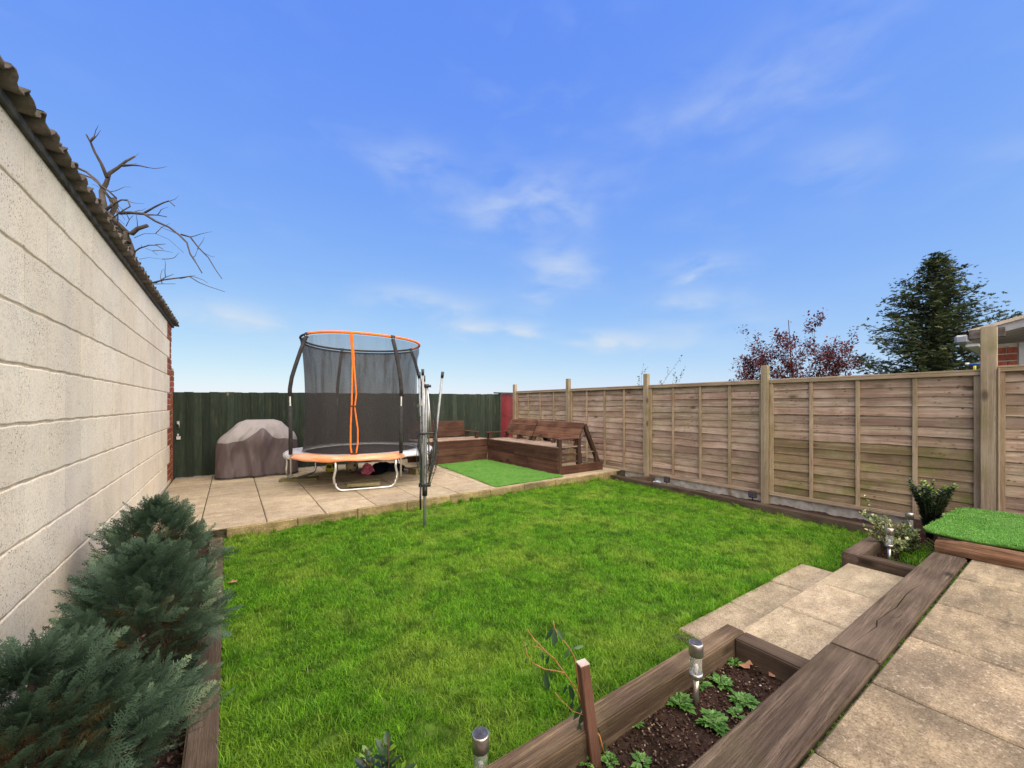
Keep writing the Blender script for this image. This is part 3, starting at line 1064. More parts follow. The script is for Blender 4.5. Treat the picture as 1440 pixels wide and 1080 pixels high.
def slat_mesh(L, v):
    key = (round(L, 2), v)
    if key in slat_meshes: return slat_meshes[key]
    rs = random.Random(v * 31 + 5)
    ph = [rs.uniform(0, 6.3) for _ in range(4)]
    am = [rs.uniform(.002, .006), rs.uniform(.001, .004), rs.uniform(.0005, .0025)]
    H = .132
    b_ = MB()
    vs = []
    for i in range(NSEG + 1):
        y_ = -L / 2 + L * i / NSEG
        wv = am[0] * math.sin(y_ * 3.1 + ph[0]) + am[1] * math.sin(y_ * 7.7 + ph[1]) + am[2] * math.sin(y_ * 17 + ph[2])
        bow = .003 * math.sin(y_ * 2.3 + ph[3])
        # bottom edge proud towards the garden (-X), top tucked behind the slat above
        vs += [(-.010 + bow, y_, wv), (-.001 + bow, y_, wv), (.012, y_, H), (.006, y_, H)]
    fs = []
    for i in range(NSEG):
        a_ = 4 * i; c_ = a_ + 4
        fs += [(a_, c_, c_ + 1, a_ + 1)[::-1], (a_ + 1, c_ + 1, c_ + 2, a_ + 2)[::-1], (a_ + 2, c_ + 2, c_ + 3, a_ + 3)[::-1], (a_ + 3, c_ + 3, c_, a_)[::-1]]
    fs += [(0, 1, 2, 3), (4 * NSEG + 3, 4 * NSEG + 2, 4 * NSEG + 1, 4 * NSEG)]
    b_.add(vs, fs)
    slat_meshes[key] = b_.mesh('slat')
    return slat_meshes[key]


for i, (py_, ph_) in enumerate(POSTS):
    b = MB(); w_ = .040 if i != 4 else .050
    b.box(5.80, py_ - w_, -.1, 5.80 + 2 * w_, py_ + w_, ph_)
    o = b.build('post', M['post'], lf, .005, seg=2)
for i in range(5):
    ya, yb = POSTS[i + 1][0] + (.042 if i < 3 else .052), POSTS[i][0] - (.042 if i < 4 else .052)
    zb, ztp = .115, 1.62
    if i == 4: zb, ztp = .115, 1.645
    L = yb - ya; yc = (ya + yb) / 2
    b = MB(); b.box(FX - .052, ya, ztp - .003, FX + .045, yb, ztp + .018)
    pan = b.build('panel', M['capping'], lf, .003)
    for yy in (ya + .022, yb - .022):
        b = MB(); b.box(FX - .042, yy - .022, zb - .01, FX - .012, yy + .022, ztp - .005); b.build('batten', M['batten'], pan, .003)
        b = MB(); b.box(FX + .016, yy - .022, zb - .01, FX + .04, yy + .022, ztp - .005); b.build('batten', M['batten'], pan, .003)
    nsl = 14
    for s in range(nsl):
        z = zb + .012 + s * (ztp - zb - .04) / nsl
        v = (s * 5 + i * 3) % 9
        mm = M['slat_mossy'] if (i == 3 and s < 7) else M['slat']
        me = slat_mesh(L - .01, v)
        if mm is M['slat_mossy']:
            key = ('m', round(L, 2), v)
            if key not in slat_meshes:
                slat_meshes[key] = me.copy(); slat_meshes[key].materials.clear()
            me = slat_meshes[key]
        put('slat', me, mm, pan, (FX - .002, yc, z), (0, 0, PI if False else 0))
    for q in (1, 2, 3):
        yy = ya + L * q / 4 + U(-.01, .01)
        b = MB(); b.box(FX - .036, yy - .019, zb - (.1 if (i == 2 and q == 1) else .005), FX - .013, yy + .019, ztp - .03)
        b.build('batten', M['batten'], pan, .003)
    b = MB(); b.box(FX - .054, ya, ztp - .038, FX - .043, yb, ztp - .005)
    b.build('capping', M['capping'], pan, .003)
    b = MB(); b.box(FX - .050, ya, zb - .02, FX - .040, yb, zb + .028); b.build('bottom_rail', M['capping'], pan, .003)
    b = MB(); b.box(FX - .015, ya - .05, -.1, FX + .03, yb + .05, zb - .022); b.build('gravel_board', M['concrete'], lf, .004)
# a second batten next to the tall post
b = MB(); b.box(5.79, .362, -.05, 5.84, .375, 1.64); b.build('batten', M['batten'], lf, .003)

# ------------------------------------------------------------------ grass by instancing tufts
proto_col = bpy.data.collections.new('tuft_shapes')


def tuft(name, nbl, rad, h0, h1, w, lean, m, seed):
    rs = random.Random(seed)
    V, F, A = [], [], []
    for i in range(nbl):
        a = rs.uniform(0, 6.283); r = rad * math.sqrt(rs.random())
        x_, y_ = r * math.cos(a), r * math.sin(a)
        h = rs.uniform(h0, h1); d = rs.uniform(0, 6.283)
        ln = rs.uniform(.15, lean) * h
        fx, fy = math.cos(d), math.sin(d)
        sx, sy = -fy * w / 2, fx * w / 2
        b0 = len(V)
        V += [(x_ - sx, y_ - sy, -.004), (x_ + sx, y_ + sy, -.004),
              (x_ + fx * ln * .35 + sx * .8, y_ + fy * ln * .35 + sy * .8, h * .6), (x_ + fx * ln * .35 - sx * .8, y_ + fy * ln * .35 - sy * .8, h * .6),
              (x_ + fx * ln, y_ + fy * ln, h), (x_ + fx * ln + sx * .1, y_ + fy * ln + sy * .1, h)]
        F += [(b0, b0 + 1, b0 + 2, b0 + 3), (b0 + 3, b0 + 2, b0 + 5, b0 + 4)]
        A += [rs.random()] * 6
    me = np_mesh(name, np.array(V), np.array(F), np.array(A))
    me.materials.append(m)
    o = bpy.data.objects.new(name, me)
    return o


def inside(p, poly):
    c = False
    j = len(poly) - 1
    for i in range(len(poly)):
        xi, yi = poly[i]; xj, yj = poly[j]
        if (yi > p[1]) != (yj > p[1]) and p[0] < (xj - xi) * (p[1] - yi) / (yj - yi) + xi: c = not c
        j = i
    return c


def tuft_field(name, label, pts, rots, scl, protos, parent=None, loc=(0, 0, 0)):
    cl_ = bpy.data.collections.new(name + '_shapes')
    for p in protos: cl_.objects.link(p)
    me = bpy.data.meshes.new(name)
    P = np.array(pts, dtype=np.float32) - np.array(loc, dtype=np.float32)
    me.vertices.add(len(P)); me.vertices.foreach_set('co', P.ravel())
    a1 = me.attributes.new('rot', 'FLOAT_VECTOR', 'POINT'); a1.data.foreach_set('vector', np.array(rots, dtype=np.float32).ravel())
    a2 = me.attributes.new('scl', 'FLOAT', 'POINT'); a2.data.foreach_set('value', np.array(scl, dtype=np.float32))
    me.update()
    o = put(name, me, None, parent, loc, kind='stuff')
    if label: o['label'] = label
    g = bpy.data.node_groups.new(name + '_nodes', 'GeometryNodeTree')
    g.interface.new_socket('Geometry', in_out='INPUT', socket_type='NodeSocketGeometry')
    g.interface.new_socket('Geometry', in_out='OUTPUT', socket_type='NodeSocketGeometry')
    gi = g.nodes.new('NodeGroupInput'); go = g.nodes.new('NodeGroupOutput')
    ip = g.nodes.new('GeometryNodeInstanceOnPoints')
    ci = g.nodes.new('GeometryNodeCollectionInfo')
    ci.inputs['Collection'].default_value = cl_
    ci.inputs['Separate Children'].default_value = True
    ci.inputs['Reset Children'].default_value = True
    ip.inputs['Pick Instance'].default_value = True
    r1 = g.nodes.new('GeometryNodeInputNamedAttribute'); r1.data_type = 'FLOAT_VECTOR'; r1.inputs['Name'].default_value = 'rot'
    r2 = g.nodes.new('GeometryNodeInputNamedAttribute'); r2.data_type = 'FLOAT'; r2.inputs['Name'].default_value = 'scl'
    e2r = g.nodes.new('FunctionNodeEulerToRotation')
    g.links.new(r1.outputs[0], e2r.inputs[0])
    g.links.new(gi.outputs[0], ip.inputs['Points'])
    g.links.new(ci.outputs[0], ip.inputs['Instance'])
    g.links.new(e2r.outputs[0], ip.inputs['Rotation'])
    g.links.new(r2.outputs[0], ip.inputs['Scale'])
    g.links.new(ip.outputs[0], go.inputs[0])
    md = o.modifiers.new('tufts', 'NODES'); md.node_group = g
    return o


protos = [tuft('grass_tuft', 46, .055, .012, .038, .0036, 1.5, M['grass'], 100 + i) for i in range(9)]
grass_poly = [(-.02, .95), (2.08, .95), (2.08, 1.035), (2.13, 1.30), (3.70, 1.27), (3.80, 1.22), (3.80, 1.02), (5.14, .98), (5.36, 4.60), (5.36, 4.665), (-.05, 4.665)]
pts, rots, scl = [], [], []
n_ = 0
while n_ < 19000:
    x_, y_ = U(-.05, 5.36), U(.95, 4.67)
    # denser near the camera
    d_ = math.hypot(x_, y_)
    if random.random() > min(1, 2.6 / d_ + .15): continue
    if not inside((x_, y_), grass_poly): continue
    z_ = .006 * math.sin(x_ * 2.1) * math.sin(y_ * 1.7) - .004
    pts.append((x_, y_, z_)); rots.append((U(-.15, .15), U(-.15, .15), U(0, 6.28)))
    pn = .5 + .5 * math.sin(x_ * 3.1 + 2 * math.sin(y_ * 2.3)) * math.sin(y_ * 2.7 + x_)
    scl.append(U(.5, .95) * (.70 + .40 * pn) * (1.15 if d_ > 3 else 1))
    n_ += 1
tuft_field('grass', 'mown green lawn grass with paler patches', pts, rots, scl, protos)

# grass and weeds in joints and edges
long_protos = [tuft('long_grass_tuft', 16, .03, .04, .09, .0045, 1.4, M['grass'], 300 + i) for i in range(4)]
pts, rots, scl = [], [], []
for i in range(800):
    e = random.random()
    if e < .3: x_, y_ = U(-.02, 5.3), 4.655
    elif e < .5: y_ = U(1.05, 4.6); x_ = xf(y_) - .012
    elif e < .7: x_, y_ = shear(U(2.12, 3.78), 1.315)
    elif e < .85: x_, y_ = -.02, U(1.0, 4.6)
    else: x_, y_ = shear(U(.3, 2.0), 1.03)
    pts.append((x_, y_, .012 if e < .3 else -.005)); rots.append((U(-.3, .3), U(-.3, .3), U(0, 6.28))); scl.append(U(.35, .8))
tuft_field('grass', 'longer grass along the lawn edges', pts, rots, scl, long_protos)
pts, rots, scl = [], [], []
for i in range(45):
    pts.append((U(4.1, 4.75), U(.56, .76), .092)); rots.append((U(-.4, .4), U(-.4, .4), U(0, 6.28))); scl.append(U(.5, 1.1))
tuft_field('grass', 'tufts of long grass in the corner planter', pts, rots, scl, [tuft('planter_grass_tuft', 9, .035, .03, .08, .006, 1.6, M['grass'], 400 + i) for i in range(3)])


# moss in the joint between sleeper and terrace slabs
moss_p = [tuft('moss_tuft', 26, .005, .002, .006, .0014, .8, M['grass'], 500 + i) for i in range(3)]
pts, rots, scl = [], [], []
for i in range(520):
    x_ = U(1.1, 4.15)
    if math.sin(x_ * 9) + math.sin(x_ * 23) < .2 and random.random() < .9: continue
    pts.append((x_, yr(x_) - U(.003, .014), TZ - .014)); rots.append((0, 0, U(0, 6))); scl.append(U(.6, 1.3))
tuft_field('moss', 'moss in the joint between sleeper and terrace slabs', pts, rots, scl, moss_p)


# ------------------------------------------------------------------ artificial turf mats
def turf(name, label, corners, z, th, n, parent_cat='turf mat', bulge=None):
    root = thing(name, label, parent_cat, (sum(c[0] for c in corners) / 4, sum(c[1] for c in corners) / 4, z))
    N = 18
    vs, b_ = [], MB()

    def P(u, v):
        a_ = Vector(corners[0]).lerp(Vector(corners[1]), u); c_ = Vector(corners[3]).lerp(Vector(corners[2]), u)
        q = a_.lerp(c_, v)
        zz = z + th + (bulge(q.x, q.y) if bulge else .003 * math.sin(q.x * 7) * math.sin(q.y * 5))
        return (q.x, q.y, zz)
    for j in range(N + 1):
        for i in range(N + 1): vs.append(P(i / N, j / N))
    top = len(vs)
    for p in list(vs): vs.append((p[0], p[1], p[2] - th * .9))
    w = N + 1
    fs = [(j * w + i, j * w + i + 1, (j + 1) * w + i + 1, (j + 1) * w + i) for j in range(N) for i in range(N)]
    fs += [tuple(top + k for k in f)[::-1] for f in fs]
    for i in range(N):
        fs += [(i + 1, i, top + i, top + i + 1), (N * w + i, N * w + i + 1, top + N * w + i + 1, top + N * w + i)]
        fs += [(i * w, (i + 1) * w, top + (i + 1) * w, top + i * w), ((i + 1) * w + N, i * w + N, top + i * w + N, top + (i + 1) * w + N)]
    b_.add(vs, fs, 0, True)
    b_.build('backing', M['turf_back'], root)
    pts, rots, scl = [], [], []
    for i in range(n):
        p = P(random.random(), random.random())
        pts.append((p[0], p[1], p[2] + .001)); rots.append((U(-.1, .1), U(-.1, .1), U(0, 6.28))); scl.append(U(.8, 1.2))
    tuft_field('pile', None, pts, rots, scl, [tuft('turf_tuft', 70, .035, .005, .010, .0022, .9, M['turf_fibre'], 600 + i + n) for i in range(5)], root, tuple(root.location))
    return root


turf('artificial_turf_mat', 'bright green artificial turf mat on the far patio between the pallet seats',
     [(3.10, 4.76), (4.44, 4.80), (4.42, 7.18), (3.28, 7.10)], PZ + .002, .014, 5200)

tb = thing('timber_box', 'low box of old split reddish timber at the fence end of the terrace', 'box', (4.9, -.2, TZ))
# long face along Y, slightly ragged
b = MB()
N = 14
vs = []
for i in range(N + 1):
    y_ = -1.3 + (.56 + 1.3) * i / N
    rg = lambda a: U(-a, a)
    top = .322 + rg(.003) - (.02 if i == N else 0)
    vs += [(4.175 + rg(.004), y_, TZ + .003 + abs(rg(.004))), (4.168 + rg(.004), y_, TZ + .05), (4.18 + rg(.003), y_, top), (4.26, y_, top + .003), (4.26, y_, TZ + .003)]
fs = []
for i in range(N):
    for k in range(5):
        fs.append((5 * i + k, 5 * i + (k + 1) % 5, 5 * (i + 1) + (k + 1) % 5, 5 * (i + 1) + k)[::-1])
fs += [tuple(range(5)), tuple(5 * N + k for k in range(5))[::-1]]
b.add(vs, fs)
b.build('beam', M['old_timber'], tb)
b = MB(); b.box(4.265, .47, TZ + .003, 5.6, .56, .322); b.build('beam', M['sleeper_x'], tb, .006)
b = MB(); b.box(4.27, -1.3, TZ + .003, 5.6, .465, .30); b.build('fill', M['soil'], tb)
turf('artificial_turf_mat', 'bright green artificial turf mat draped over the low timber box beside the fence',
     [(4.20, -1.25), (5.60, -1.25), (5.52, .56), (4.27, .62)], .327, .020, 6500,
     bulge=lambda x_, y_: .006 * math.sin(x_ * 9) + .006 * math.sin(y_ * 11 + x_ * 3) - (.018 if x_ < 4.24 else 0))

# ------------------------------------------------------------------ trampoline
TC = Vector((1.745, 6.655, 0)); TR = 1.10; RZ = .58


def pol(r, deg, z): return Vector((TC.x + r * math.cos(R(deg)), TC.y + r * math.sin(R(deg)), z))


tr = thing('trampoline', 'round garden trampoline with black safety net, orange top rail and orange padding', 'trampoline', (TC.x, TC.y, PZ))
b = MB(); b.tube([pol(TR, a, RZ - .03) for a in range(0, 361, 8)], .018, 8, cap=False); b.build('frame_ring', M['steel'], tr)
for cen in (-102, 18, 142):
    pts = []
    a0, a1 = cen - 21, cen + 21
    A0, A1 = pol(TR, a0, RZ - .04), pol(TR, a1, RZ - .04)
    B0, B1 = pol(TR * .98, a0, PZ + .018), pol(TR * .98, a1, PZ + .018)
    ctr = pol(.8, cen, 0); ctr.z = 0
    ch = (B1 - B0); ln = ch.length; ch.normalize()
    out = (pol(1, cen, 0) - Vector((TC.x, TC.y, 0))).normalized()
    pts = [A0, A0.lerp(B0, .3) - out * .005, A0.lerp(B0, .55) - ch * .025, A0.lerp(B0, .78) - ch * .02]
    rad_ = .10
    for q in range(0, 7):
        an = R(90 * q / 6)
        pts.append(Vector((B0.x, B0.y, PZ + .018)) + ch * (rad_ * (1 - math.cos(an)) - .01) + Vector((0, 0, rad_ * (1 - math.sin(an)))))
    for q in range(6, -1, -1):
        an = R(90 * q / 6)
        pts.append(Vector((B1.x, B1.y, PZ + .018)) - ch * (rad_ * (1 - math.cos(an)) - .01) + Vector((0, 0, rad_ * (1 - math.sin(an)))))
    pts += [A1.lerp(B1, .78) + ch * .02, A1.lerp(B1, .55) + ch * .025, A1.lerp(B1, .3), A1]
    b = MB(); b.tube(pts, .0165, 10); b.build('leg', M['steel'], tr)
b = MB()
n_ = 56
vs = [(TC.x, TC.y, RZ - .035)]
for rr, zz in ((.45, -.03), (.86, -.008), (.86, -.02)):
    for k in range(n_): vs.append(tuple(pol(rr, k * 360 / n_, RZ + zz)))
fs = [(0, 1 + k, 1 + (k + 1) % n_) for k in range(n_)]
for r_ in range(2):
    fs += [(1 + r_ * n_ + k, 1 + (r_ + 1) * n_ + k, 1 + (r_ + 1) * n_ + (k + 1) % n_, 1 + r_ * n_ + (k + 1) % n_) for k in range(n_)]
b.add(vs, fs, 0, True); b.build('jump_mat', M['mat_black'], tr)
b = MB()
for k in range(60):
    b.tube([pol(.855, k * 6, RZ - .012), pol(1.09, k * 6, RZ - .028)], .006, 5)
b.build('springs', M['steel'], tr)['kind'] = 'stuff'


def pad(a0, a1, m, name='spring_pad', saggy=.02):
    b_ = MB()
    n = 30
    ring = [(.85, -.004), (.90, .014), (1.0, .018), (1.09, .012), (1.125, -.012), (1.13, -.042), (1.12, -.055), (1.10, -.02), (.86, -.012)]
    vs = []
    for i in range(n + 1):
        a = a0 + (a1 - a0) * i / n
        w1 = saggy * (math.sin(i * .9) * .35 + math.sin(i * .37 + 1) * .6)
        for k, (r_, z_) in enumerate(ring):
            vs.append(tuple(pol(r_ + (.25 * w1 if 2 < k < 7 else 0), a, RZ + z_ + (w1 * .7 if 4 < k < 7 else w1 * .2))))
    m_ = len(ring)
    fs = [(i * m_ + k, i * m_ + (k + 1) % m_, (i + 1) * m_ + (k + 1) % m_, (i + 1) * m_ + k) for i in range(n) for k in range(m_)]
    fs += [tuple(range(m_))[::-1], tuple(n * m_ + k for k in range(m_))]
    b_.add(vs, fs, 0, True)
    return b_.build(name, m, tr)


pad(-163, -75, M['pad_orange'])['label'] = 'faded orange padding'
pad(-74.6, 11, M['silver_pad'])['label'] = 'silver padding'
pad(11.4, 98, M['silver_pad']); pad(98.4, 196.6, M['silver_pad'])
TOPR = .90
HTOP = {-162: 2.42, -75: 2.315, 11.5: 2.29, 98: 2.34}


def ztop(a):
    # height of the top rail round the ring, higher at the left pole
    return 2.29 + .035 * max(0, math.cos(R(a + 165))) ** 2 + .012 * max(0, math.cos(R(a + 78)))


for a in (-162, -77.5, 11.5, 98):
    zt_ = ztop(a)
    P0 = pol(1.12, a, PZ + .16); P1 = pol(1.13, a, 1.30); P2 = pol(1.135, a, 1.52); P3 = pol(1.06, a, 1.85); P4 = pol(TOPR + .005, a, zt_ - .01)
    b = MB(); b.tube([P0, pol(1.12, a, .9), P1, P2, pol(1.11, a, 1.68), P3, pol(.98, a, 2.1), P4], .013, 8)
    o = b.build('pole', M['steel'], tr)
    b = MB(); b.tube([pol(1.125, a, .60), pol(1.125, a, .9), pol(1.128, a, 1.28)], .026, 10); b.build('foam_sleeve', M['foam'], o)
    b = MB(); b.tube([pol(1.135, a, 1.42), P2, pol(1.11, a, 1.68), P3, pol(.98, a, 2.1), pol(TOPR + .01, a, zt_ - .04)], .027, 10); b.build('foam_sleeve', M['foam'], o)
    b = MB(); b.tube([pol(TOPR, a - 1.5, zt_), pol(TOPR, a + 1.5, zt_)], .024, 8); b.build('corner_cap', M['black_plastic'], o)
for a0, a1 in ((-160, -79.5), (-75.5, 9.5)):
    b = MB(); b.tube([pol(TOPR, a0 + (a1 - a0) * i / 14, ztop(a0 + (a1 - a0) * i / 14)) for i in range(15)], .019, 8)
    b.build('top_rail', M['orange'], tr)
for a0, a1 in ((13.5, 96), (100, 196)):
    b = MB(); b.tube([pol(TOPR, a0 + (a1 - a0) * i / 14, ztop(a0 + (a1 - a0) * i / 14)) for i in range(15)], .017, 8)
    b.build('top_rail', M['foam'], tr)
# net
b = MB()
n_, m_ = 96, 16
vs = []
for j in range(m_ + 1):
    f = j / m_
    for i in range(n_):
        a = i * 360 / n_
        zt_ = ztop(a) - .03
        z = (RZ + .005) + (zt_ - RZ - .005) * f
        rr = .835 + .045 * abs(2 * f - .9) ** 2 + .018 * math.sin(a * .21 + f * 2) * math.sin(f * PI) + .008 * math.sin(R(a) * 13 + f * 3) * math.sin(f * PI)
        if f > .93: rr = .895
        vs.append(tuple(pol(rr, a, z)))
fs = [(j * n_ + i, j * n_ + (i + 1) % n_, (j + 1) * n_ + (i + 1) % n_, (j + 1) * n_ + i) for j in range(m_) for i in range(n_)]
b.add(vs, fs, 0, True); net = b.build('safety_net', M['net'], tr)
b = MB(); b.tube([pol(.888, a, ztop(a) - .045) for a in list(range(12, 202, 6))], .014, 6); b.build('net_hem', M['foam'], net)
b = MB(); b.tube([pol(.868, a, RZ + .012) for a in range(0, 361, 6)], .008, 6, cap=False); b.build('net_edge', M['alu'], net)


# orange door strips: one strip above that splits in two
def strip(pts, w, m, parent, name):
    b_ = MB()
    vs = []
    for p in pts:
        r_ = Vector((p.x - TC.x, p.y - TC.y, 0)).normalized(); s_ = Vector((-r_.y, r_.x, 0))
        vs += [p - s_ * w / 2, p + s_ * w / 2, p + s_ * w / 2 - r_ * .006, p - s_ * w / 2 - r_ * .006]
    fs = []
    for i in range(len(pts) - 1):
        for k in range(4): fs.append((4 * i + k, 4 * i + (k + 1) % 4, 4 * i + 4 + (k + 1) % 4, 4 * i + 4 + k))
    b_.add(vs, fs, 0, True)
    return b_.build(name, m, parent)


DA = -114.0
strip([pol(.925, DA, 2.31), pol(.90, DA, 2.2), pol(.872, DA + .5, 2.05), pol(.865, DA + .8, 1.93)], .042, M['orange'], net, 'door_strip')
strip([pol(.870, DA + .4, 1.95), pol(.868, DA, 1.7), pol(.868, DA - .4, 1.35), pol(.868, DA - 1.4, 1.0), pol(.89, DA - 1.2, .70), pol(.90, DA - .2, .62)], .022, M['orange'], net, 'door_strip')
strip([pol(.872, DA + 1.2, 1.95), pol(.870, DA + 2.2, 1.75), pol(.868, DA + 3.6, 1.45), pol(.868, DA + 2.2, 1.26), pol(.868, DA + 4.9, .95), pol(.89, DA + 5.0, .75), pol(.90, DA + 3.8, .62)], .020, M['orange'], net, 'door_strip')
b = MB(); b.tube([pol(.885, DA - 1, 1.28), pol(.885, DA + 3.5, 1.28)], .010, 6); b.tube([pol(.91, DA - .6, .605), pol(.91, DA + 4.4, .605)], .010, 6)
b.build('door_clip', M['black_plastic'], net)

# things under the trampoline
def loose_plank(label, a, b_, w, h):
    q = MB(); q.beam(a, b_, w, h)
    return tag(q.build('wooden_plank', M['plank'], None, .004), label, 'plank', 'loose planks under the trampoline')


loose_plank('short plank under the front trampoline leg', (1.33, 5.865, PZ + .058), (1.74, 5.715, PZ + .058), .12, .04)
loose_plank('square board under the left trampoline leg beside the covered barbecue', (.62, 7.08, PZ + .022), (1.12, 6.90, PZ + .022), .20, .04)
loose_plank('thick timber block behind the rotary dryer under the trampoline', (2.52, 6.50, PZ + .05), (2.86, 6.62, PZ + .05), .2, .10)


def ball(label, m, p, r_):
    me = bpy.data.meshes.new('ball')
    bm = bmesh.new(); bmesh.ops.create_uvsphere(bm, u_segments=24, v_segments=16, radius=r_)
    for f in bm.faces: f.smooth = True
    for v in bm.verts: v.co *= 1 + .008 * math.sin(v.co.x * 40) * math.sin(v.co.z * 50)
    bm.to_mesh(me); bm.free()
    return tag(put('ball', me, m, None, p), label, 'ball')


ball('yellow and black ball lying under the trampoline', M['ball_yellow'], (1.42, 7.40, PZ + .10), .10)
ball('pale patterned football lying under the trampoline beside the pink cloth', M['ball_white'], (1.73, 7.30, PZ + .105), .105)


def cloth(name, label, m, c, rx, ry, h, rot, seed, cat):
    rs = random.Random(seed); n = 26
    ph = [rs.uniform(0, 6) for _ in range(6)]
    vs = []
    for j in range(n + 1):
        for i in range(n + 1):
            u, v = 2 * i / n - 1, 2 * j / n - 1
            rr = min(1, math.hypot(u, v) / 1.15)
            x_ = u * rx * (1 + .15 * math.sin(v * 5 + ph[0])); y_ = v * ry * (1 + .2 * math.sin(u * 4 + ph[1]))
            z_ = h * (1 - rr ** 2) * (.65 + .35 * math.sin(u * 7 + ph[2] + 2 * math.sin(v * 3))) + .008 * math.sin(u * 15 + ph[3]) * math.sin(v * 13) + .012
            ca, sa = math.cos(rot), math.sin(rot)
            vs.append((c[0] + x_ * ca - y_ * sa, c[1] + x_ * sa + y_ * ca, PZ + max(.006, z_)))
    w = n + 1
    fs = [(j * w + i, j * w + i + 1, (j + 1) * w + i + 1, (j + 1) * w + i) for j in range(n) for i in range(n)]
    b_ = MB(); b_.add(vs, fs, 0, True)
    return tag(b_.build(name, m), label, cat)


cloth('jacket', 'crumpled navy garment on the patio under the trampoline', M['navy'], (2.20, 7.00), .36, .22, .17, .15, 3, 'garment')
cloth('towel', 'crumpled pink cloth at the left end of the navy garment', M['pink'], (1.88, 6.92), .11, .13, .19, .6, 8, 'cloth')

# ------------------------------------------------------------------ covered barbecue
bq = thing('covered_barbecue', 'barbecue under a brown fabric cover with a faded grey top beside the green fence', 'barbecue', (.37, 7.95, PZ))


def cover():
    # horizontal outlines at rising heights: z, x0, x1, y0, y1
    lv = np.array([(PZ, -.19, .93, 7.66, 8.22), (.18, -.185, .925, 7.67, 8.22), (.36, -.18, .92, 7.69, 8.22), (.52, -.18, .92, 7.70, 8.22), (.66, -.175, .925, 7.70, 8.22),
                   (.74, -.15, .92, 7.71, 8.21), (.80, -.10, .90, 7.735, 8.19), (.87, -.02, .84, 7.78, 8.16), (.93, .04, .79, 7.82, 8.13), (.985, .08, .74, 7.86, 8.10), (1.02, .12, .69, 7.89, 8.07), (1.045, .20, .60, 7.94, 8.03)])
    n = 240
    zb = lambda x: .69 + .22 * math.exp(-((x - .38) / .17) ** 2) + .05 * math.exp(-((x - .75) / .1) ** 2)

    def point(t_, z):
        x0_, x1_, y0_, y1_ = [float(np.interp(z, lv[:, 0], lv[:, q])) for q in (1, 2, 3, 4)]
        cx_, cy_, a_, b_ = (x0_ + x1_) / 2, (y0_ + y1_) / 2, (x1_ - x0_) / 2, (y1_ - y0_) / 2
        e = 5.0 - 2.4 * max(0, min(1, (z - .6) / .35))
        c_, s_ = math.cos(t_), math.sin(t_)
        r_ = 1 / (abs(c_) ** e + abs(s_) ** e) ** (1 / e)
        x_, y_ = cx_ + a_ * r_ * c_, cy_ + b_ * r_ * s_
        low_ = max(0, 1 - (z - PZ) / .80)
        fold = (.030 * math.sin(t_ * 9 + .9 * math.sin(z * 4)) + .016 * abs(math.sin(t_ * 13 + z * 3)) + .008 * math.sin(t_ * 31 + z * 9)) * low_ ** .5
        sw = 0
        if s_ < 0:
            sw = .050 * math.exp(-((x_ - .42) / .09) ** 2) * math.exp(-((z - .70) / .22) ** 2)
            sw -= .045 * math.exp(-((x_ - .16) / .13 - (z - .5) * 1.2) ** 2) * math.exp(-((z - .52) / .18) ** 2)
            sw -= .04 * math.exp(-((x_ - .68) / .11 + (z - .5) * .8) ** 2) * math.exp(-((z - .6) / .2) ** 2)
        crease = .016 * (abs((t_ * 2.3 + z * 1.4) % 1 - .5) * 2) ** 2 + .012 * (abs((t_ * 3.7 - z * 2.1) % 1 - .5) * 2) ** 3
        sw += crease * (z < .95)
        y_ += -sw + (fold if s_ < 0 else -fold) * abs(s_); x_ += fold * c_
        return x_, y_, z + (.008 * math.sin(x_ * 13 + 1) + .005 * math.sin(x_ * 31)) * (.66 < z < 1.0)
    ts = [2 * PI * k / n for k in range(n)]
    hm = MB(); hm.tube([Vector(point(t_, PZ + .03)) + Vector((0, -.004, 0)) for t_ in ts[::2] + ts[:1]], .007, 5, cap=False); hm.build('hem_cord', M['black_plastic'], bq)
    zbs = [zb(point(t_, .7)[0]) for t_ in ts]
    for nm, m, fr in (('cover_skirt', M['cover'], [(0, k / 16) for k in range(17)]), ('cover_top', M['cover_top'], [(1, k / 9) for k in range(10)])):
        vs = []
        for (w_, f) in fr:
            for k, t_ in enumerate(ts):
                z = (PZ + .005 + .006 * (1 + math.sin(t_ * 6)) * (f == 0)) + (zbs[k] - PZ) * f if w_ == 0 else zbs[k] + (1.045 - zbs[k]) * f - .004 * (f == 0)
                p = point(t_, z)
                if w_ == 1: p = (.38 + (p[0] - .38) * 1.006, 7.95 + (p[1] - 7.95) * 1.012, p[2] + .001)
                vs.append(p)
        m_ = len(fr)
        fs = [(j * n + k, j * n + (k + 1) % n, (j + 1) * n + (k + 1) % n, (j + 1) * n + k) for j in range(m_ - 1) for k in range(n)]
        if nm == 'cover_top': fs.append(tuple((m_ - 1) * n + k for k in range(n)))
        b_ = MB(); b_.add(vs, fs, 0, True); b_.build(nm, m, bq)


cover()

# ------------------------------------------------------------------ pallet seating
def planks_face(root, name, m, a, b_, up, nrm, H, n, th=.018, gap=.004):
    """n planks stacked along 'up' (total H), running from a to b, thickness along nrm"""
    a, b_, up, nrm = Vector(a), Vector(b_), Vector(up).normalized(), Vector(nrm).normalized()
    hh = H / n
    for i in range(n):
        q = MB()
        p0, p1 = a + up * (i * hh + gap / 2), b_ + up * (i * hh + gap / 2)
        dz = nrm * U(-.002, .002)
        vs = []
        for p in (p0, p1):
            vs += [p + dz, p + dz + nrm * th, p + dz + nrm * th + up * (hh - gap), p + dz + up * (hh - gap)]
        q.add(vs, [(0, 1, 2, 3), (7, 6, 5, 4), (0, 4, 5, 1), (1, 5, 6, 2), (2, 6, 7, 3), (3, 7, 4, 0)])
        q.build(name, m, root, .003)


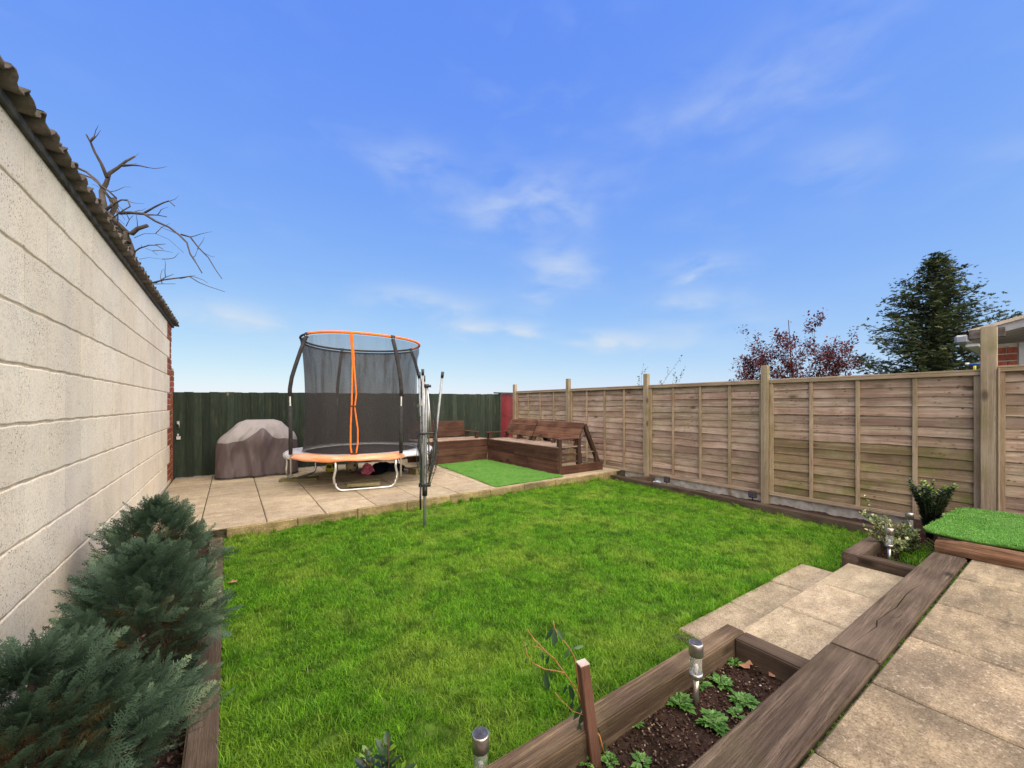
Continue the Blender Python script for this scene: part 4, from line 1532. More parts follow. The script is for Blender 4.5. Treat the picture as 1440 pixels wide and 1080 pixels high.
SZ = .58   # seat top
# module against the green fence
pa = thing('pallet_bench', 'dark brown pallet bench with upright back against the green fence', 'bench', (3.8, 7.6, PZ), 'pallet corner seating')
planks_face(pa, 'front_plank', M['pallet_x'], (2.95, 7.22, PZ + .01), (4.47, 7.22, PZ + .01), (0, 0, 1), (0, -1, 0), SZ - PZ - .03, 3)
planks_face(pa, 'seat_plank', M['pallet_top_y'], (2.95, 7.205, SZ - .018), (4.47, 7.205, SZ - .018), (0, 1, 0), (0, 0, 1), .66, 6)
planks_face(pa, 'back_plank', M['pallet_x'], (2.95, 7.86, .60), (4.27, 7.86, .60), (0, .12, 1), (0, -1, .12), .345, 3)
for xx in (3.0, 3.7, 4.2):
    q = MB(); q.beam((xx, 7.90, PZ), (xx, 7.93, .93), .05, .05, (0, 1, 0)); q.build('leg', M['pallet_z'], pa)
q = MB(); q.box(2.95, 7.83, PZ, 4.46, 7.85, SZ - .03); q.build('rear_board', M['pallet_x'], pa)
q = MB(); q.box(4.28, 7.33, .70, 4.36, 7.98, .722); q.build('armrest', M['pallet_y'], pa, .003)
q = MB(); q.box(4.285, 7.36, SZ, 4.345, 7.42, .70); q.box(4.285, 7.78, SZ, 4.345, 7.84, .70); q.build('arm_post', M['pallet_z'], pa)


def bench_y(y0, y1, label, endarm, leftarm=False):
    rt = thing('pallet_bench', label, 'bench', (5.0, (y0 + y1) / 2, PZ), 'pallet corner seating')
    XF = 4.49
    planks_face(rt, 'front_plank', M['pallet_y'], (XF, y0, PZ + .008), (XF, y1, PZ + .008), (0, 0, 1), (-1, 0, 0), SZ - PZ - .03, 2, .02, .003)
    planks_face(rt, 'seat_plank', M['pallet_top_y'], (XF - .018, y0, SZ - .018), (XF - .018, y1, SZ - .018), (1, 0, 0), (0, 0, 1), .60, 5)
    planks_face(rt, 'back_plank', M['pallet_back_y'], (4.94, y0 + .01, .655), (4.94, y1 - .01, .655), (.16, 0, .30), (-.30, 0, .16), .36, 3, .02, .003)
    for yy in (y0 + .05, (y0 + y1) / 2, y1 - .05):
        q_ = MB(); q_.beam((4.90, yy, SZ - .05), (5.11, yy, .955), .05, .05, (0, 1, 0)); q_.build('back_support', M['pallet_z'], rt)
    q_ = MB(); q_.box(XF + .02, y1 - .02, PZ, 5.5, y1, SZ - .03); q_.build('side_board', M['pallet_x'], rt)
    q_ = MB(); q_.beam((5.14, y0 + .045, .945), (5.52, y0 + .045, .20), .07, .065, (0, 1, 0)); q_.build('brace', M['pallet_z'], rt, .004)
    q_ = MB(); q_.beam((5.14, y1 - .045, .945), (5.52, y1 - .045, .20), .07, .065, (0, 1, 0)); q_.build('brace', M['pallet_z'], rt, .004)
    if endarm:
        # open slatted end with armrest
        for xx in (XF + .03, 4.97):
            q_ = MB(); q_.box(xx - .035, y0 - .012, PZ + .14, xx + .035, y0 + .05, .70); q_.build('arm_post', M['pallet_z'], rt, .003)
        for z_ in (.30, .42, .545):
            q_ = MB(); q_.box(XF + .068, y0 + .002, z_, 4.933, y0 + .09, z_ + .022); q_.build('shelf_slat', M['pallet_x'], rt, .002)
        q_ = MB(); q_.box(XF - .012, y0 - .02, .702, 5.03, y0 + .10, .724); q_.build('armrest', M['pallet_x'], rt, .003)
        q_ = MB(); q_.box(XF + .004, y0 - .02, PZ + .004, 5.56, y0 + .002, PZ + .145); q_.build('side_board', M['pallet_x'], rt, .004)
        q_ = MB(); q_.box(5.04, y0 + .02, .44, 5.46, y0 + .16, .462); q_.build('shelf_slat', M['pallet_top_y'], rt, .002)
        q_ = MB(); q_.box(5.40, y0 + .01, PZ + .145, 5.45, y0 + .06, .44); q_.box(5.02, y0 + .03, PZ + .145, 5.07, y0 + .08, .44); q_.build('leg', M['pallet_z'], rt)
    else:
        q_ = MB(); q_.box(XF + .02, y0, PZ, 5.5, y0 + .02, SZ - .03); q_.build('side_board', M['pallet_x'], rt)
    if leftarm:
        q_ = MB(); q_.box(XF - .10, y1 - .10, .70, 5.02, y1 - .02, .722); q_.build('armrest', M['pallet_x'], rt, .003)
        q_ = MB(); q_.box(XF - .03, y1 - .09, SZ, XF + .05, y1 - .02, .70); q_.build('arm_post', M['pallet_z'], rt)
    return rt


bench_y(4.96, 6.24, 'dark brown pallet bench by the lap fence with an open slatted near end', True)
bench_y(6.25, 7.20, 'dark brown pallet bench in the corner, the middle one of three', False, True)

# ------------------------------------------------------------------ rotary dryer
RX, RY = 1.663, 3.93
rd = thing('rotary_clothes_dryer', 'folded grey rotary clothes dryer standing in the lawn', 'clothes dryer', (RX, RY, 0))
sR = Vector((math.cos(R(HEAD)), -math.sin(R(HEAD)), 0)); sF = Vector((math.sin(R(HEAD)), math.cos(R(HEAD)), 0))


def rp_(dx, z, dy=0): return Vector((RX, RY, z)) + sR * dx + sF * dy


b = MB(); b.tube([rp_(0, -.05), rp_(.0, .5), rp_(.01, 1.0), rp_(.018, 1.50)], .0165, 12); b.build('pole', M['alu'], rd)
b = MB(); b.tube([rp_(.0, .34), rp_(.0, .46)], .027, 12); b.tube([rp_(-.06, .45), rp_(.06, .455)], .022, 8); b.tube([rp_(0, .45, -.05), rp_(0, .45, .05)], .02, 8); b.build('lower_hub', M['black_plastic'], rd)
b = MB(); b.tube([rp_(.018, 1.48), rp_(.018, 1.515)], .026, 12); b.tube([rp_(-.02, 1.50), rp_(.065, 1.495)], .014, 8); b.build('upper_hub', M['black_plastic'], rd)
ARMS = [((-.045, .46, .01), (-.062, 1.60, .02)), ((-.012, .46, -.045), (-.010, 1.625, -.05)), ((.045, .46, -.01), (.190, 1.60, -.03)), ((.0, .46, .05), (-.035, 1.57, .12))]
for (a0, a1) in ARMS:
    b = MB(); b.tube([rp_(a0[0], a0[1], a0[2]), rp_((a0[0] + a1[0]) / 2 + .01, (a0[1] + a1[1]) / 2, (a0[2] + a1[2]) / 2), rp_(a1[0], a1[1], a1[2])], .0125, 8)
    o = b.build('arm', M['alu'], rd)
    e = rp_(*a1)
    dz = (rp_(*a1) - rp_(*a0)).normalized()
    b = MB(); b.tube([e - dz * .02, e + dz * .045], .016, 8); b.build('end_cap', M['black_plastic'], o)
    b = MB()
    for q in range(1, 9):
        p = rp_(*a0).lerp(e, .35 + q * .07)
        b.tube([p + sR * -.013, p + sR * .013], .006, 5)
    b.build('line_clip', M['black_plastic'], o)
for (z0, p1) in ((1.47, (.075, 1.0, -.02)), (1.47, (.035, .78, .04)), (1.47, (-.05, .9, .02)), (1.47, (0, .85, -.05))):
    b = MB(); b.tube([rp_(.03 if p1[0] > 0 else 0, z0, p1[2] * .4), rp_(*p1)], .008, 6); b.build('strut', M['steel'], rd)
b = MB()
for q in range(26):
    dx = U(.02, .13) * (1 if random.random() < .6 else -.8)
    zt_, zb_ = U(.95, 1.35), U(.46, .75)
    base = -.05 if dx < 0 else .10
    pts = []
    for i in range(9):
        f = i / 8
        bulgex = math.sin(f * PI) * dx * .55
        pts.append(rp_(base * (1 - .5 * f) + bulgex, zt_ + (zb_ - zt_) * f, U(-.01, .01) + .05 * math.sin(q)))
    b.tube(pts, .0034, 4)
for q in range(10):
    c0 = rp_(U(.03, .11), U(.55, .85), U(-.04, .04))
    b.tube([c0 + sR * (.04 * math.cos(t_ * .9)) + Vector((0, 0, .06 * math.sin(t_ * .9))) for t_ in range(7)], .0032, 4)
b.build('washing_line', M['dark_cord'], rd)
b = MB(); b.tube([rp_(-.075, 1.0), rp_(-.03, .995, -.06), rp_(.03, 1.0, -.065), rp_(.12, 1.01, -.04), rp_(.13, 1.02, .03), rp_(.05, 1.0, .06), rp_(-.06, 1.0, .04), rp_(-.075, 1.0)], .011, 6); b.build('strap', M['black_plastic'], rd)
b = MB(); b.tube([rp_(-.035, .45, -.03), rp_(-.04, .33, -.03), rp_(-.038, .20, -.03)], .010, 6); b.build('pull_cord', M['black_plastic'], rd)

# ------------------------------------------------------------------ solar lights
def solar_light(label, x_, y_, z0, h, tilt=(0, 0)):
    rt = thing('solar_light', label, 'solar light', (x_, y_, z0), 'steel solar garden lights')
    c = (x_, y_, z0); q_ = .86
    PR = lambda pr: [(a_ * q_, b_z) for a_, b_z in pr]
    b_ = MB(); b_.lathe(PR([(.010, -.06), (.013, .0), (.0135, h * .40)]), c, 14); b_.build('stem', M['stainless'], rt)
    b_ = MB(); b_.lathe(PR([(.018, h * .40), (.030, h * .42), (.031, h * .50), (.027, h * .505)]), c, 20); b_.build('collar', M['stainless'], rt)
    b_ = MB(); b_.lathe(PR([(.026, h * .505), (.0275, h * .56), (.026, h * .62), (.0275, h * .68), (.026, h * .74), (.027, h * .79)]), c, 20); b_.build('lamp_glass', M['clear'], rt)
    b_ = MB(); b_.lathe(PR([(.006, h * .50), (.008, h * .62), (.004, h * .66)]), c, 10); b_.build('bulb', M['white_plastic'], rt)
    b_ = MB(); b_.lathe(PR([(.029, h * .785), (.0325, h * .79), (.0325, h * .985), (.030, h)]), c, 24); cp = b_.build('cap', M['stainless'], rt)
    b_ = MB(); b_.lathe(PR([(.027, h + .0005), (.0268, h + .002)]), c, 20); b_.build('solar_cell', M['solar'], cp)
    return rt


solar_light('stainless solar light standing in the near planter soil among weeds', 1.554, .883, .08, .245)
solar_light('stainless solar light at the bottom edge of the photo, between lawn and planter board', .652, 1.092, 0, .245)
solar_light('pale solar light in the corner planter, nearest the planter board', 4.16, .80, .09, .255)
solar_light('pale solar light right beside the dark upright evergreen bush', 4.84, .80, .09, .265)
for (px_, y_, lab) in ((932, 3.70, 'small dark bracket light near the third fence post, farther from the camera'),
                       (1066, 2.43, 'small dark bracket light on the sleeper just left of the fourth fence post')):
    rt = thing('garden_spotlight', lab, 'garden light', (5.70, y_, 0))
    x_ = 5.66
    b = MB(); b.tube([(x_, y_, -.03), (x_, y_, .10)], .008, 6); b.build('spike', M['black_plastic'], rt)
    b = MB(); b.box(x_ - .03, y_ - .045, .06, x_ + .03, y_ + .045, .15); b.build('lamp_head', M['dark_bracket'], rt, .008)
    b = MB(); b.box(x_ - .034, y_ - .035, .075, x_ - .030, y_ + .035, .14); b.build('solar_cell', M['solar'], rt)
b = MB()
vs = []
for j in range(7):
    for i in range(7): vs.append((5.52 + .04 * j / 1.5, 3.80 + .02 * i, .03 + .04 * random.random() * (1 if 0 < i < 6 else .2)))
b.add(vs, [(j * 7 + i, j * 7 + i + 1, j * 7 + i + 8, j * 7 + i + 7) for j in range(6) for i in range(6)])
tag(b.build('plastic_wrapper', M['film']), 'crumpled pale blue plastic scrap beside the far bracket light', 'wrapper')


# ------------------------------------------------------------------ plants
def branch_tree(start, dirv, length, r0, depth, mb, tips, rs, spread=.6, up=.1, seg=5, ratio=.68, kids=(2, 4), wob=.12):
    p = Vector(start); d = Vector(dirv).normalized()
    pts = [p.copy()]; rad = [r0]
    for i in range(seg):
        d = (d + Vector((rs.uniform(-wob, wob), rs.uniform(-wob, wob), rs.uniform(-wob, wob) + up * .3))).normalized()
        p = p + d * (length / seg)
        pts.append(p.copy()); rad.append(r0 * (1 - .55 * (i + 1) / seg))
        if depth <= 2: tips.append((p.copy(), d.copy(), depth))
    mb.tube(pts, rad, 5 if depth < 3 else 7, cap=False)
    if depth <= 0: return
    for k in range(rs.randint(*kids)):
        i = rs.randint(max(1, seg // 3), seg)
        ax = d.orthogonal().normalized(); ax.rotate(Matrix.Rotation(rs.uniform(0, 6.28), 3, d))
        nd = (d * math.cos(spread) + ax * math.sin(spread * rs.uniform(.6, 1.2)) + Vector((0, 0, up))).normalized()
        branch_tree(pts[i], nd, length * ratio * rs.uniform(.7, 1.15), rad[i] * .7, depth - 1, mb, tips, rs, spread, up, seg, ratio, kids, wob)


def leaf_shape(L, W, curl=.15):
    """pointed leaf of 4 quads around a midrib, along +Y"""
    V = np.array([(0, 0, 0), (W * .42, L * .3, curl * W), (0, L * .33, 0), (-W * .42, L * .3, curl * W), (W * .45, L * .62, curl * W), (0, L * .66, -curl * L * .1),
                  (-W * .45, L * .62, curl * W), (0, L, -curl * L * .35)], float)
    F = np.array([(0, 1, 2, 2), (0, 2, 3, 3), (1, 4, 5, 2), (2, 5, 6, 3), (4, 7, 5, 5), (5, 7, 6, 6)])
    T = np.array([(0, 1, 2), (0, 2, 3), (1, 4, 5), (1, 5, 2), (2, 5, 6), (2, 6, 3), (4, 7, 5), (5, 7, 6)])
    return V, T


def diamond(L, W):
    V = np.array([(0, 0, 0), (W / 2, L * .45, .1 * W), (0, L, 0), (-W / 2, L * .45, .1 * W)], float)
    return V, np.array([(0, 1, 2), (0, 2, 3)])


def orient(dirs, ups):
    """rotation matrices taking +Y to dirs and +Z about to ups (n,3)"""
    y = dirs / np.linalg.norm(dirs, axis=1, keepdims=True)
    x = np.cross(y, ups); nrm = np.linalg.norm(x, axis=1, keepdims=True); nrm[nrm < 1e-6] = 1; x = x / nrm
    z = np.cross(x, y)
    return np.stack([x, y, z], axis=2)


def scatter(shape, pos, dirs, ups, scale, rnd):
    V, T = shape
    Rm = orient(np.asarray(dirs, float), np.asarray(ups, float))
    P = np.einsum('nij,vj->nvi', Rm, V) * np.asarray(scale)[:, None, None] + np.asarray(pos)[:, None, :]
    n, k = len(pos), len(V)
    F = (T[None] + (np.arange(n) * k)[:, None, None]).reshape(-1, 3)
    return P.reshape(-1, 3), F, np.repeat(np.asarray(rnd), k)


def rvec(n): v = rng.normal(size=(n, 3)); return v / np.linalg.norm(v, axis=1, keepdims=True)


# flat feathery cypress spray built from tiny scale-like diamonds
def spray_shape(seed, L=.125):
    rs = random.Random(seed)
    D, T = diamond(1, 1)
    Vs, Ts = [], []

    def add(o, d, l, w):
        d = d / np.linalg.norm(d); s_ = np.array((d[1], -d[0], 0))
        M_ = np.stack([s_ * w, d * l, np.array((0, 0, 1)) * w], axis=1)
        b0 = sum(len(v) for v in Vs)
        Vs.append(D @ M_.T + o); Ts.append(T + b0)
    n = 9
    for i in range(n):
        f = i / n
        o = np.array((0, L * f, -L * .10 * f * f))
        add(o, np.array((0, 1, 0.)), L / n * 1.35, .0035)
        for s in (-1, 1):
            bl = L * .48 * (1 - f) ** .8 * rs.uniform(.75, 1.1) * min(1, .35 + f * 3)
            ang = R(rs.uniform(36, 52)) * s
            bd = np.array((math.sin(ang), math.cos(ang), -.12))
            m = max(2, int(bl / .012))
            for j in range(m):
                g = j / m
                oo = o + bd * bl * g
                add(oo, bd, bl / m * 1.5, .0034)
                for s2 in (-1, 1):
                    if rs.random() < .12: continue
                    sl = .019 * (1 - g * .6) * rs.uniform(.7, 1.2)
                    a2 = ang + s2 * R(42)
                    add(oo, np.array((math.sin(a2), math.cos(a2), -.1)), sl * .8, .0036)
    return np.vstack(Vs), np.vstack(Ts)


SPRAYS = [spray_shape(i) for i in range(4)]


def cypress(label, base, top_z, rx, ry, nspray, seed, lean=(0, 0)):
    rs = np.random.default_rng(seed)
    rt = thing('cypress_shrub', label, 'shrub', base)
    H = top_z - base[2]
    mb = MB(); tips = []
    r2 = random.Random(seed)
    for s in range(5):
        a = r2.uniform(0, 6.3)
        branch_tree((base[0] + .03 * math.cos(a), base[1] + .03 * math.sin(a), base[2] - .02), (math.cos(a) * .35 + lean[0], math.sin(a) * .35 + lean[1], 1), H * .42, .010, 2, mb, tips, r2, .5, .25)
    mb.build('trunk', M['bark_brown'], rt)
    Vs, Fs, As, off = [], [], [], 0
    VD, FD, AD, offd = [], [], [], 0
    per = nspray // len(SPRAYS)
    for sh in SPRAYS:
        n = per
        f = rs.random(n) ** .8                      # height fraction
        th = rs.uniform(0, 2 * PI, n)
        prof = np.sin(np.clip(f * .93 + .10, 0, 1) * PI) ** .55
        prof = prof * (1 + .26 * np.sin(th * 3 + f * 6 + seed) + .2 * np.sin(th * 7 + 9 * f + seed))
        rr = prof * (.45 + .55 * rs.random(n) ** .5)
        px = base[0] + rx * rr * np.cos(th) + lean[0] * f * H; py_ = base[1] + ry * rr * np.sin(th) + lean[1] * f * H
        pz = base[2] + .04 + f * (H - .14)
        outw = np.stack([np.cos(th), np.sin(th), .25 + 1.1 * f], axis=1) + rs.normal(size=(n, 3)) * .42
        upv = np.stack([-np.cos(th) * .8, -np.sin(th) * .8, np.ones(n)], axis=1) + rs.normal(size=(n, 3)) * .9
        sc_ = rs.uniform(.45, 1.1, n) 
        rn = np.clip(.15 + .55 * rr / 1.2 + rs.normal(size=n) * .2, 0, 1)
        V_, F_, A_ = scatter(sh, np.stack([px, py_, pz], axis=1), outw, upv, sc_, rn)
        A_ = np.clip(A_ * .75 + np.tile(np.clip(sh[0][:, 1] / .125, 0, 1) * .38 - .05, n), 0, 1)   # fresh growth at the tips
        Vs.append(V_); Fs.append(F_ + off); As.append(A_); off += len(V_)
        nd = n // 6
        fd = rs.random(nd) * .55; td = rs.uniform(0, 2 * PI, nd); rd_ = rs.uniform(.1, .6, nd)
        V_, F_, A_ = scatter(sh, np.stack([base[0] + rx * rd_ * np.cos(td), base[1] + ry * rd_ * np.sin(td), base[2] + .05 + fd * H], axis=1),
                             np.stack([np.cos(td), np.sin(td), .4 + 0 * td], axis=1), rs.normal(size=(nd, 3)), rs.uniform(.5, .9, nd), rs.random(nd))
        VD.append(V_); FD.append(F_ + offd); AD.append(A_); offd += len(V_)
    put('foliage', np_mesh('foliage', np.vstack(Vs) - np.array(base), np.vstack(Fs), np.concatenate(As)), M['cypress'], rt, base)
    put('brown_foliage', np_mesh('brown_foliage', np.vstack(VD) - np.array(base), np.vstack(FD), np.concatenate(AD)), M['cypress_dead'], rt, base)
    return rt


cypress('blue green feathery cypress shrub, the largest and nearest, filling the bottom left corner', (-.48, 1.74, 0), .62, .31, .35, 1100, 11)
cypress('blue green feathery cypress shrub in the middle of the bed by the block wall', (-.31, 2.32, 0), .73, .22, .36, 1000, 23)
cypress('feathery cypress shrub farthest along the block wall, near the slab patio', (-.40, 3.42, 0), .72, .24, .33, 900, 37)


# garden plants -------------------------------------------------------------
def leafy(rt, name, m, pos, dirs, scale, rnd, shape, ups=None):
    n = len(pos)
    V_, F_, A_ = scatter(shape, np.array(pos), np.array(dirs), rvec(n) * .4 + np.array((0, 0, 1)) if ups is None else ups, np.array(scale), np.array(rnd))
    o_ = ORG[rt.name]
    return put(name, np_mesh(name, V_ - np.array(o_), F_, A_), m, rt, o_)


def upright_bush(label, x_, y_, z0, h, spread, nst, seed, leafL=.028, base=.02, name='evergreen_bush'):
    rs = random.Random(seed)
    rt = thing(name, label, 'bush', (x_, y_, z0))
    mb = MB(); P, D, S_, A = [], [], [], []
    for s in range(nst):
        a = rs.uniform(0, 6.3); k = rs.random() ** .5
        tp = Vector((x_ + spread * k * math.cos(a), y_ + spread * k * math.sin(a), z0 + h * rs.uniform(.72, 1.0)))
        b0 = Vector((x_ + base * k * math.cos(a), y_ + base * k * math.sin(a), z0))
        md = b0.lerp(tp, .5) + Vector((0, 0, .02)) - Vector((math.cos(a), math.sin(a), 0)) * spread * .10
        mb.tube([b0, md, tp], [.004, .003, .0015], 5)
        nl = int(h / .011)
        for i in range(nl):
            f = .18 + .82 * i / nl
            p = b0.lerp(md, f * 2) if f < .5 else md.lerp(tp, f * 2 - 1)
            aa = i * 2.4 + rs.uniform(-.3, .3)
            P.append(tuple(p)); D.append((math.cos(aa), math.sin(aa), .75)); S_.append(rs.uniform(.7, 1.15) * (1 if f < .93 else .8))
            A.append(min(1, rs.random() * .6 + (.55 if f > .93 else 0)))
    mb.build('stems', M['bark_brown'], rt)
    leafy(rt, 'leaves', M['euonymus'], P, D, S_, A, leaf_shape(leafL, leafL * .55))
    return rt


upright_bush('dark upright evergreen bush in the corner planter against the lap fence', 5.17, .725, .09, .53, .17, 46, 5, .040)
for (px_, Dd, topy, sd_, lab) in ((513, .92, 1032, 3, 'dark young evergreen tip at the bottom of the photo, leftmost of three'),
                                  (545, .90, 1036, 4, 'dark young evergreen tip at the bottom of the photo, middle of three'),
                                  (574, .92, 1052, 6, 'dark young evergreen tip at the bottom of the photo, rightmost and lowest of three')):
    p = at(px_, topy, Dd)
    upright_bush(lab, p.x, p.y, .075, p.z - .075, .022, 5, sd_, .036, .012, 'evergreen_plant')['group'] = 'young evergreens in the near bed'

# variegated shrub
rt = thing('variegated_shrub', 'low straggly shrub with cream edged leaves around the pale solar lights', 'shrub', (4.55, .78, .09))
mb = MB(); tips = []; rs_ = random.Random(12)
for k in range(9):
    a = rs_.uniform(0, 6.3)
    branch_tree((4.52 + U(-.12, .12), .76 + U(-.04, .04), .09), (math.cos(a) * .9 - .15, math.sin(a) * .35 + .1, .55), .20, .004, 2, mb, tips, rs_, .6, .1, 4, .6)
branch_tree((4.42, .82, .10), (-.45, .35, .9), .30, .004, 1, mb, tips, rs_, .5, .05, 5, .6)
branch_tree((4.42, .84, .10), (-.7, .6, .8), .30, .004, 1, mb, tips, rs_, .5, .05, 5, .6)
mb.build('stems', M['bark_brown'], rt)
P, D, S_, A = [], [], [], []
for (p, d, dep) in tips:
    for q in range(3):
        v = rvec(1)[0]
        P.append((p.x, p.y, max(.10, p.z))); D.append(tuple(np.array(d) * .5 + v * .8 + np.array((0, 0, .4)))); S_.append(U(.6, 1.1)); A.append(random.random() ** .7)
leafy(rt, 'leaves', M['variegated'], P, D, S_, A, leaf_shape(.032, .018))


# rosettes of weeds
def rosette(label, x_, y_, z_, r_, n, seed, cat='weed'):
    rs = random.Random(seed)
    rt = thing('leafy_weed', label, cat, (x_, y_, z_), 'leafy weeds in the planter soil')
    P, D, S_, A = [], [], [], []
    for i in range(n):
        a = i * 2.4 + rs.uniform(-.3, .3); k = rs.uniform(.15, 1)
        P.append((x_ + math.cos(a) * .005, y_ + math.sin(a) * .005, z_ + .004))
        D.append((math.cos(a), math.sin(a), .75 - .65 * k)); S_.append(r_ * (.6 + .65 * k)); A.append(rs.random())
        for s in (-1, 1):            # lobed leaf: side lobes
            for f in (.45, .7):
                q = np.array((math.cos(a), math.sin(a), .9 - .8 * k)); q /= np.linalg.norm(q)
                P.append(tuple(np.array((x_, y_, z_ + .004)) + q * r_ * (.55 + .5 * k) * f))
                D.append((math.cos(a + s * .8), math.sin(a + s * .8), .5 - .5 * k)); S_.append(r_ * .38); A.append(rs.random())
    leafy(rt, 'leaves', M['weed'], P, D, S_, A, leaf_shape(1.0, .42))
    return rt


def soilpt(px_, py_, h=1.22):
    Dd = h * FPX / (py_ - 569)
    return at(px_, py_, Dd)


for (px_, py_, r_, n, lab) in ((956, 990, .058, 20, 'bright green weed rosette just left of the near solar light'),
                               (984, 962, .042, 13, 'small weed rosette behind the near solar light by the board'),
                               (1014, 962, .052, 16, 'spreading weed rosette right of the near solar light'),
                               (1034, 934, .038, 12, 'weed rosette in the far corner of the near planter'),
                               (1048, 990, .055, 20, 'weed rosette against the long sleeper, the farther of two there'),
                               (1004, 1018, .058, 22, 'largest pale weed rosette, in the middle of the soil near the sleeper'),
                               (1036, 1006, .036, 10, 'small weed between the two rosettes along the sleeper'),
                               (893, 1018, .028, 9, 'tiny weed in bare soil right of the stake'),
                               (822, 1072, .030, 9, 'small weed with round leaves left of the foot of the stake'),
                               (858, 1072, .036, 12, 'weed at the foot of the stake'),
                               (903, 1074, .036, 12, 'weed at the bottom edge of the photo right of the stake')):
    p = soilpt(px_, py_)
    rosette(lab, p.x, p.y, .078, r_, n, int(px_))

# stake and sapling
st = thing('wooden_stake', 'leaning square reddish stake with a pale cut top in the near planter', 'stake', (1.02, .93, .05))
b = MB(); s0, s1 = at(839, 1074, 1.35), at(819.5, 933, 1.37)
s0.z = .02
b.beam(s0, s1, .036, .036, (.3, 1, 0)); b.build('shaft', M['stake'], st, .003)
d_ = (s1 - s0).normalized()
b = MB(); b.beam(s1 + d_ * .0006, s1 + d_ * .004, .035, .035, (.3, 1, 0)); b.build('cut_top', M['stake_top'], st)
sp = thing('sapling', 'thin orange stemmed sapling with drooping dark leaves tied beside the stake', 'sapling', (1.0, .95, .05))
mb = MB()
DS = 1.38


def trace(pts, r0, r1, D0=DS, dD=0.0):
    n = len(pts)
    mb.tube([at(p[0], p[1], D0 + dD * i / max(1, n - 1)) for i, p in enumerate(pts)], [r0 + (r1 - r0) * i / max(1, n - 1) for i in range(n)], 6)


trace([(850, 1062), (843, 1035), (825, 1010), (812, 973), (795, 948), (782, 930), (768, 916), (752, 900), (741, 885)], .0035, .0016, 1.36, .10)
trace([(793, 946), (780, 943), (766, 941), (750, 933), (741, 922), (738, 903)], .0026, .0014, 1.40, .02)
trace([(816, 990), (813, 960), (808, 925), (800, 910), (788, 896), (780, 884), (778, 872)], .0028, .0014, 1.40, .06)
trace([(782, 928), (772, 920), (760, 911), (746, 907)], .002, .001, 1.42, .0)
trace([(820, 1005), (805, 1000), (790, 985), (780, 973)], .0018, .0009, 1.36, .0)
mb.build('stems', M['twig_orange'], sp)
P, D, S_, A = [], [], [], []
LV = [(779, 882, 0, 1, 1.0), (777, 880, -.5, .8, .8), (783, 882, .45, .7, .7), (800, 912, -.25, .6, .5), (803, 910, .8, .1, .5), (806, 912, 1, -.2, .5),
      (762, 916, .1, 1, .45), (772, 922, -.2, .8, .5), (766, 944, .1, 1, 1.0), (773, 942, .2, .7, .4), (800, 962, .25, 1, .95), (797, 962, -.3, .5, .5), (811, 950, .1, .8, .6),
      (818, 990, -.5, .9, .8), (824, 1005, .6, 1, 1.1), (822, 1008, .8, .8, 1.0), (815, 1015, -.1, 1, .8), (820, 1000, -.4, 1, .7), (830, 1015, .3, 1, .8), (848, 1056, .3, -.9, .4), (806, 985, -.4, .9, .6), (744, 908, -.6, .2, .3), (741, 925, -.3, .6, .3), (826, 1022, .0, 1, .9), (822, 992, .5, .6, .5)]
for (px_, py_, dx, dy, l) in LV:
    p = at(px_, py_, 1.37 if py_ > 985 else 1.42)
    P.append(tuple(p)); D.append(tuple(np.array(sR) * dx + np.array((0, 0, -1)) * dy + rvec(1)[0] * .15)); S_.append(l); A.append(random.random())
leafy(sp, 'leaves', M['willow_leaf'], P, D, S_, A, leaf_shape(.078, .024, .2), ups=rvec(len(P)) * .45 - np.array((sF.x, sF.y, -.2)))

# fallen leaves
for (px_, py_, h, s, lab) in ((1048, 937, 1.21, .045, 'curled reddish brown dead leaf on the planter soil'), (1067, 937, 1.21, .022, 'small dead leaf right of the larger one on the soil'),
                              (1086, 949, 1.21, .024, 'small pale dead leaf near the side board'), (327, 819, 1.27, .035, 'single brown dead leaf on the lawn near the border sleeper')):
    Dd = h * FPX / (py_ - 569); p = at(px_, py_, Dd)
    b = MB(); vs = [(0, 0, 0)]
    n = 9
    for k in range(n):
        rr = s * (.6 if k % 2 else 1.0) * U(.8, 1.1)
        vs.append((rr * math.cos(k * 2 * PI / n), rr * math.sin(k * 2 * PI / n) * .8, U(.0, .4) * s))
    b.add([(p.x + v[0], p.y + v[1], p.z + v[2]) for v in vs], [(0, 1 + k, 1 + (k + 1) % n) for k in range(n)], 0, True)
    tag(b.build('fallen_leaf', M['dead_leaf']), lab, 'leaf', 'fallen leaves')

# ------------------------------------------------------------------ trees beyond
# bare tree behind the garage, limbs traced at their real distance
bt = thing('bare_tree', 'leafless pollarded tree with crooked limbs rising behind the garage roof', 'tree', (-1.9, 10.1, 0))
mb = MB()
mb.tube([(-1.95, 10.4, -.1), (-1.92, 10.3, 1.2), (-1.85, 10.2, 2.4), tuple(at(182, 352, 7.3)), tuple(at(178, 335, 7.3))], [.20, .17, .14, .09, .06], 10)
mb.build('trunk', M['bark'], bt)


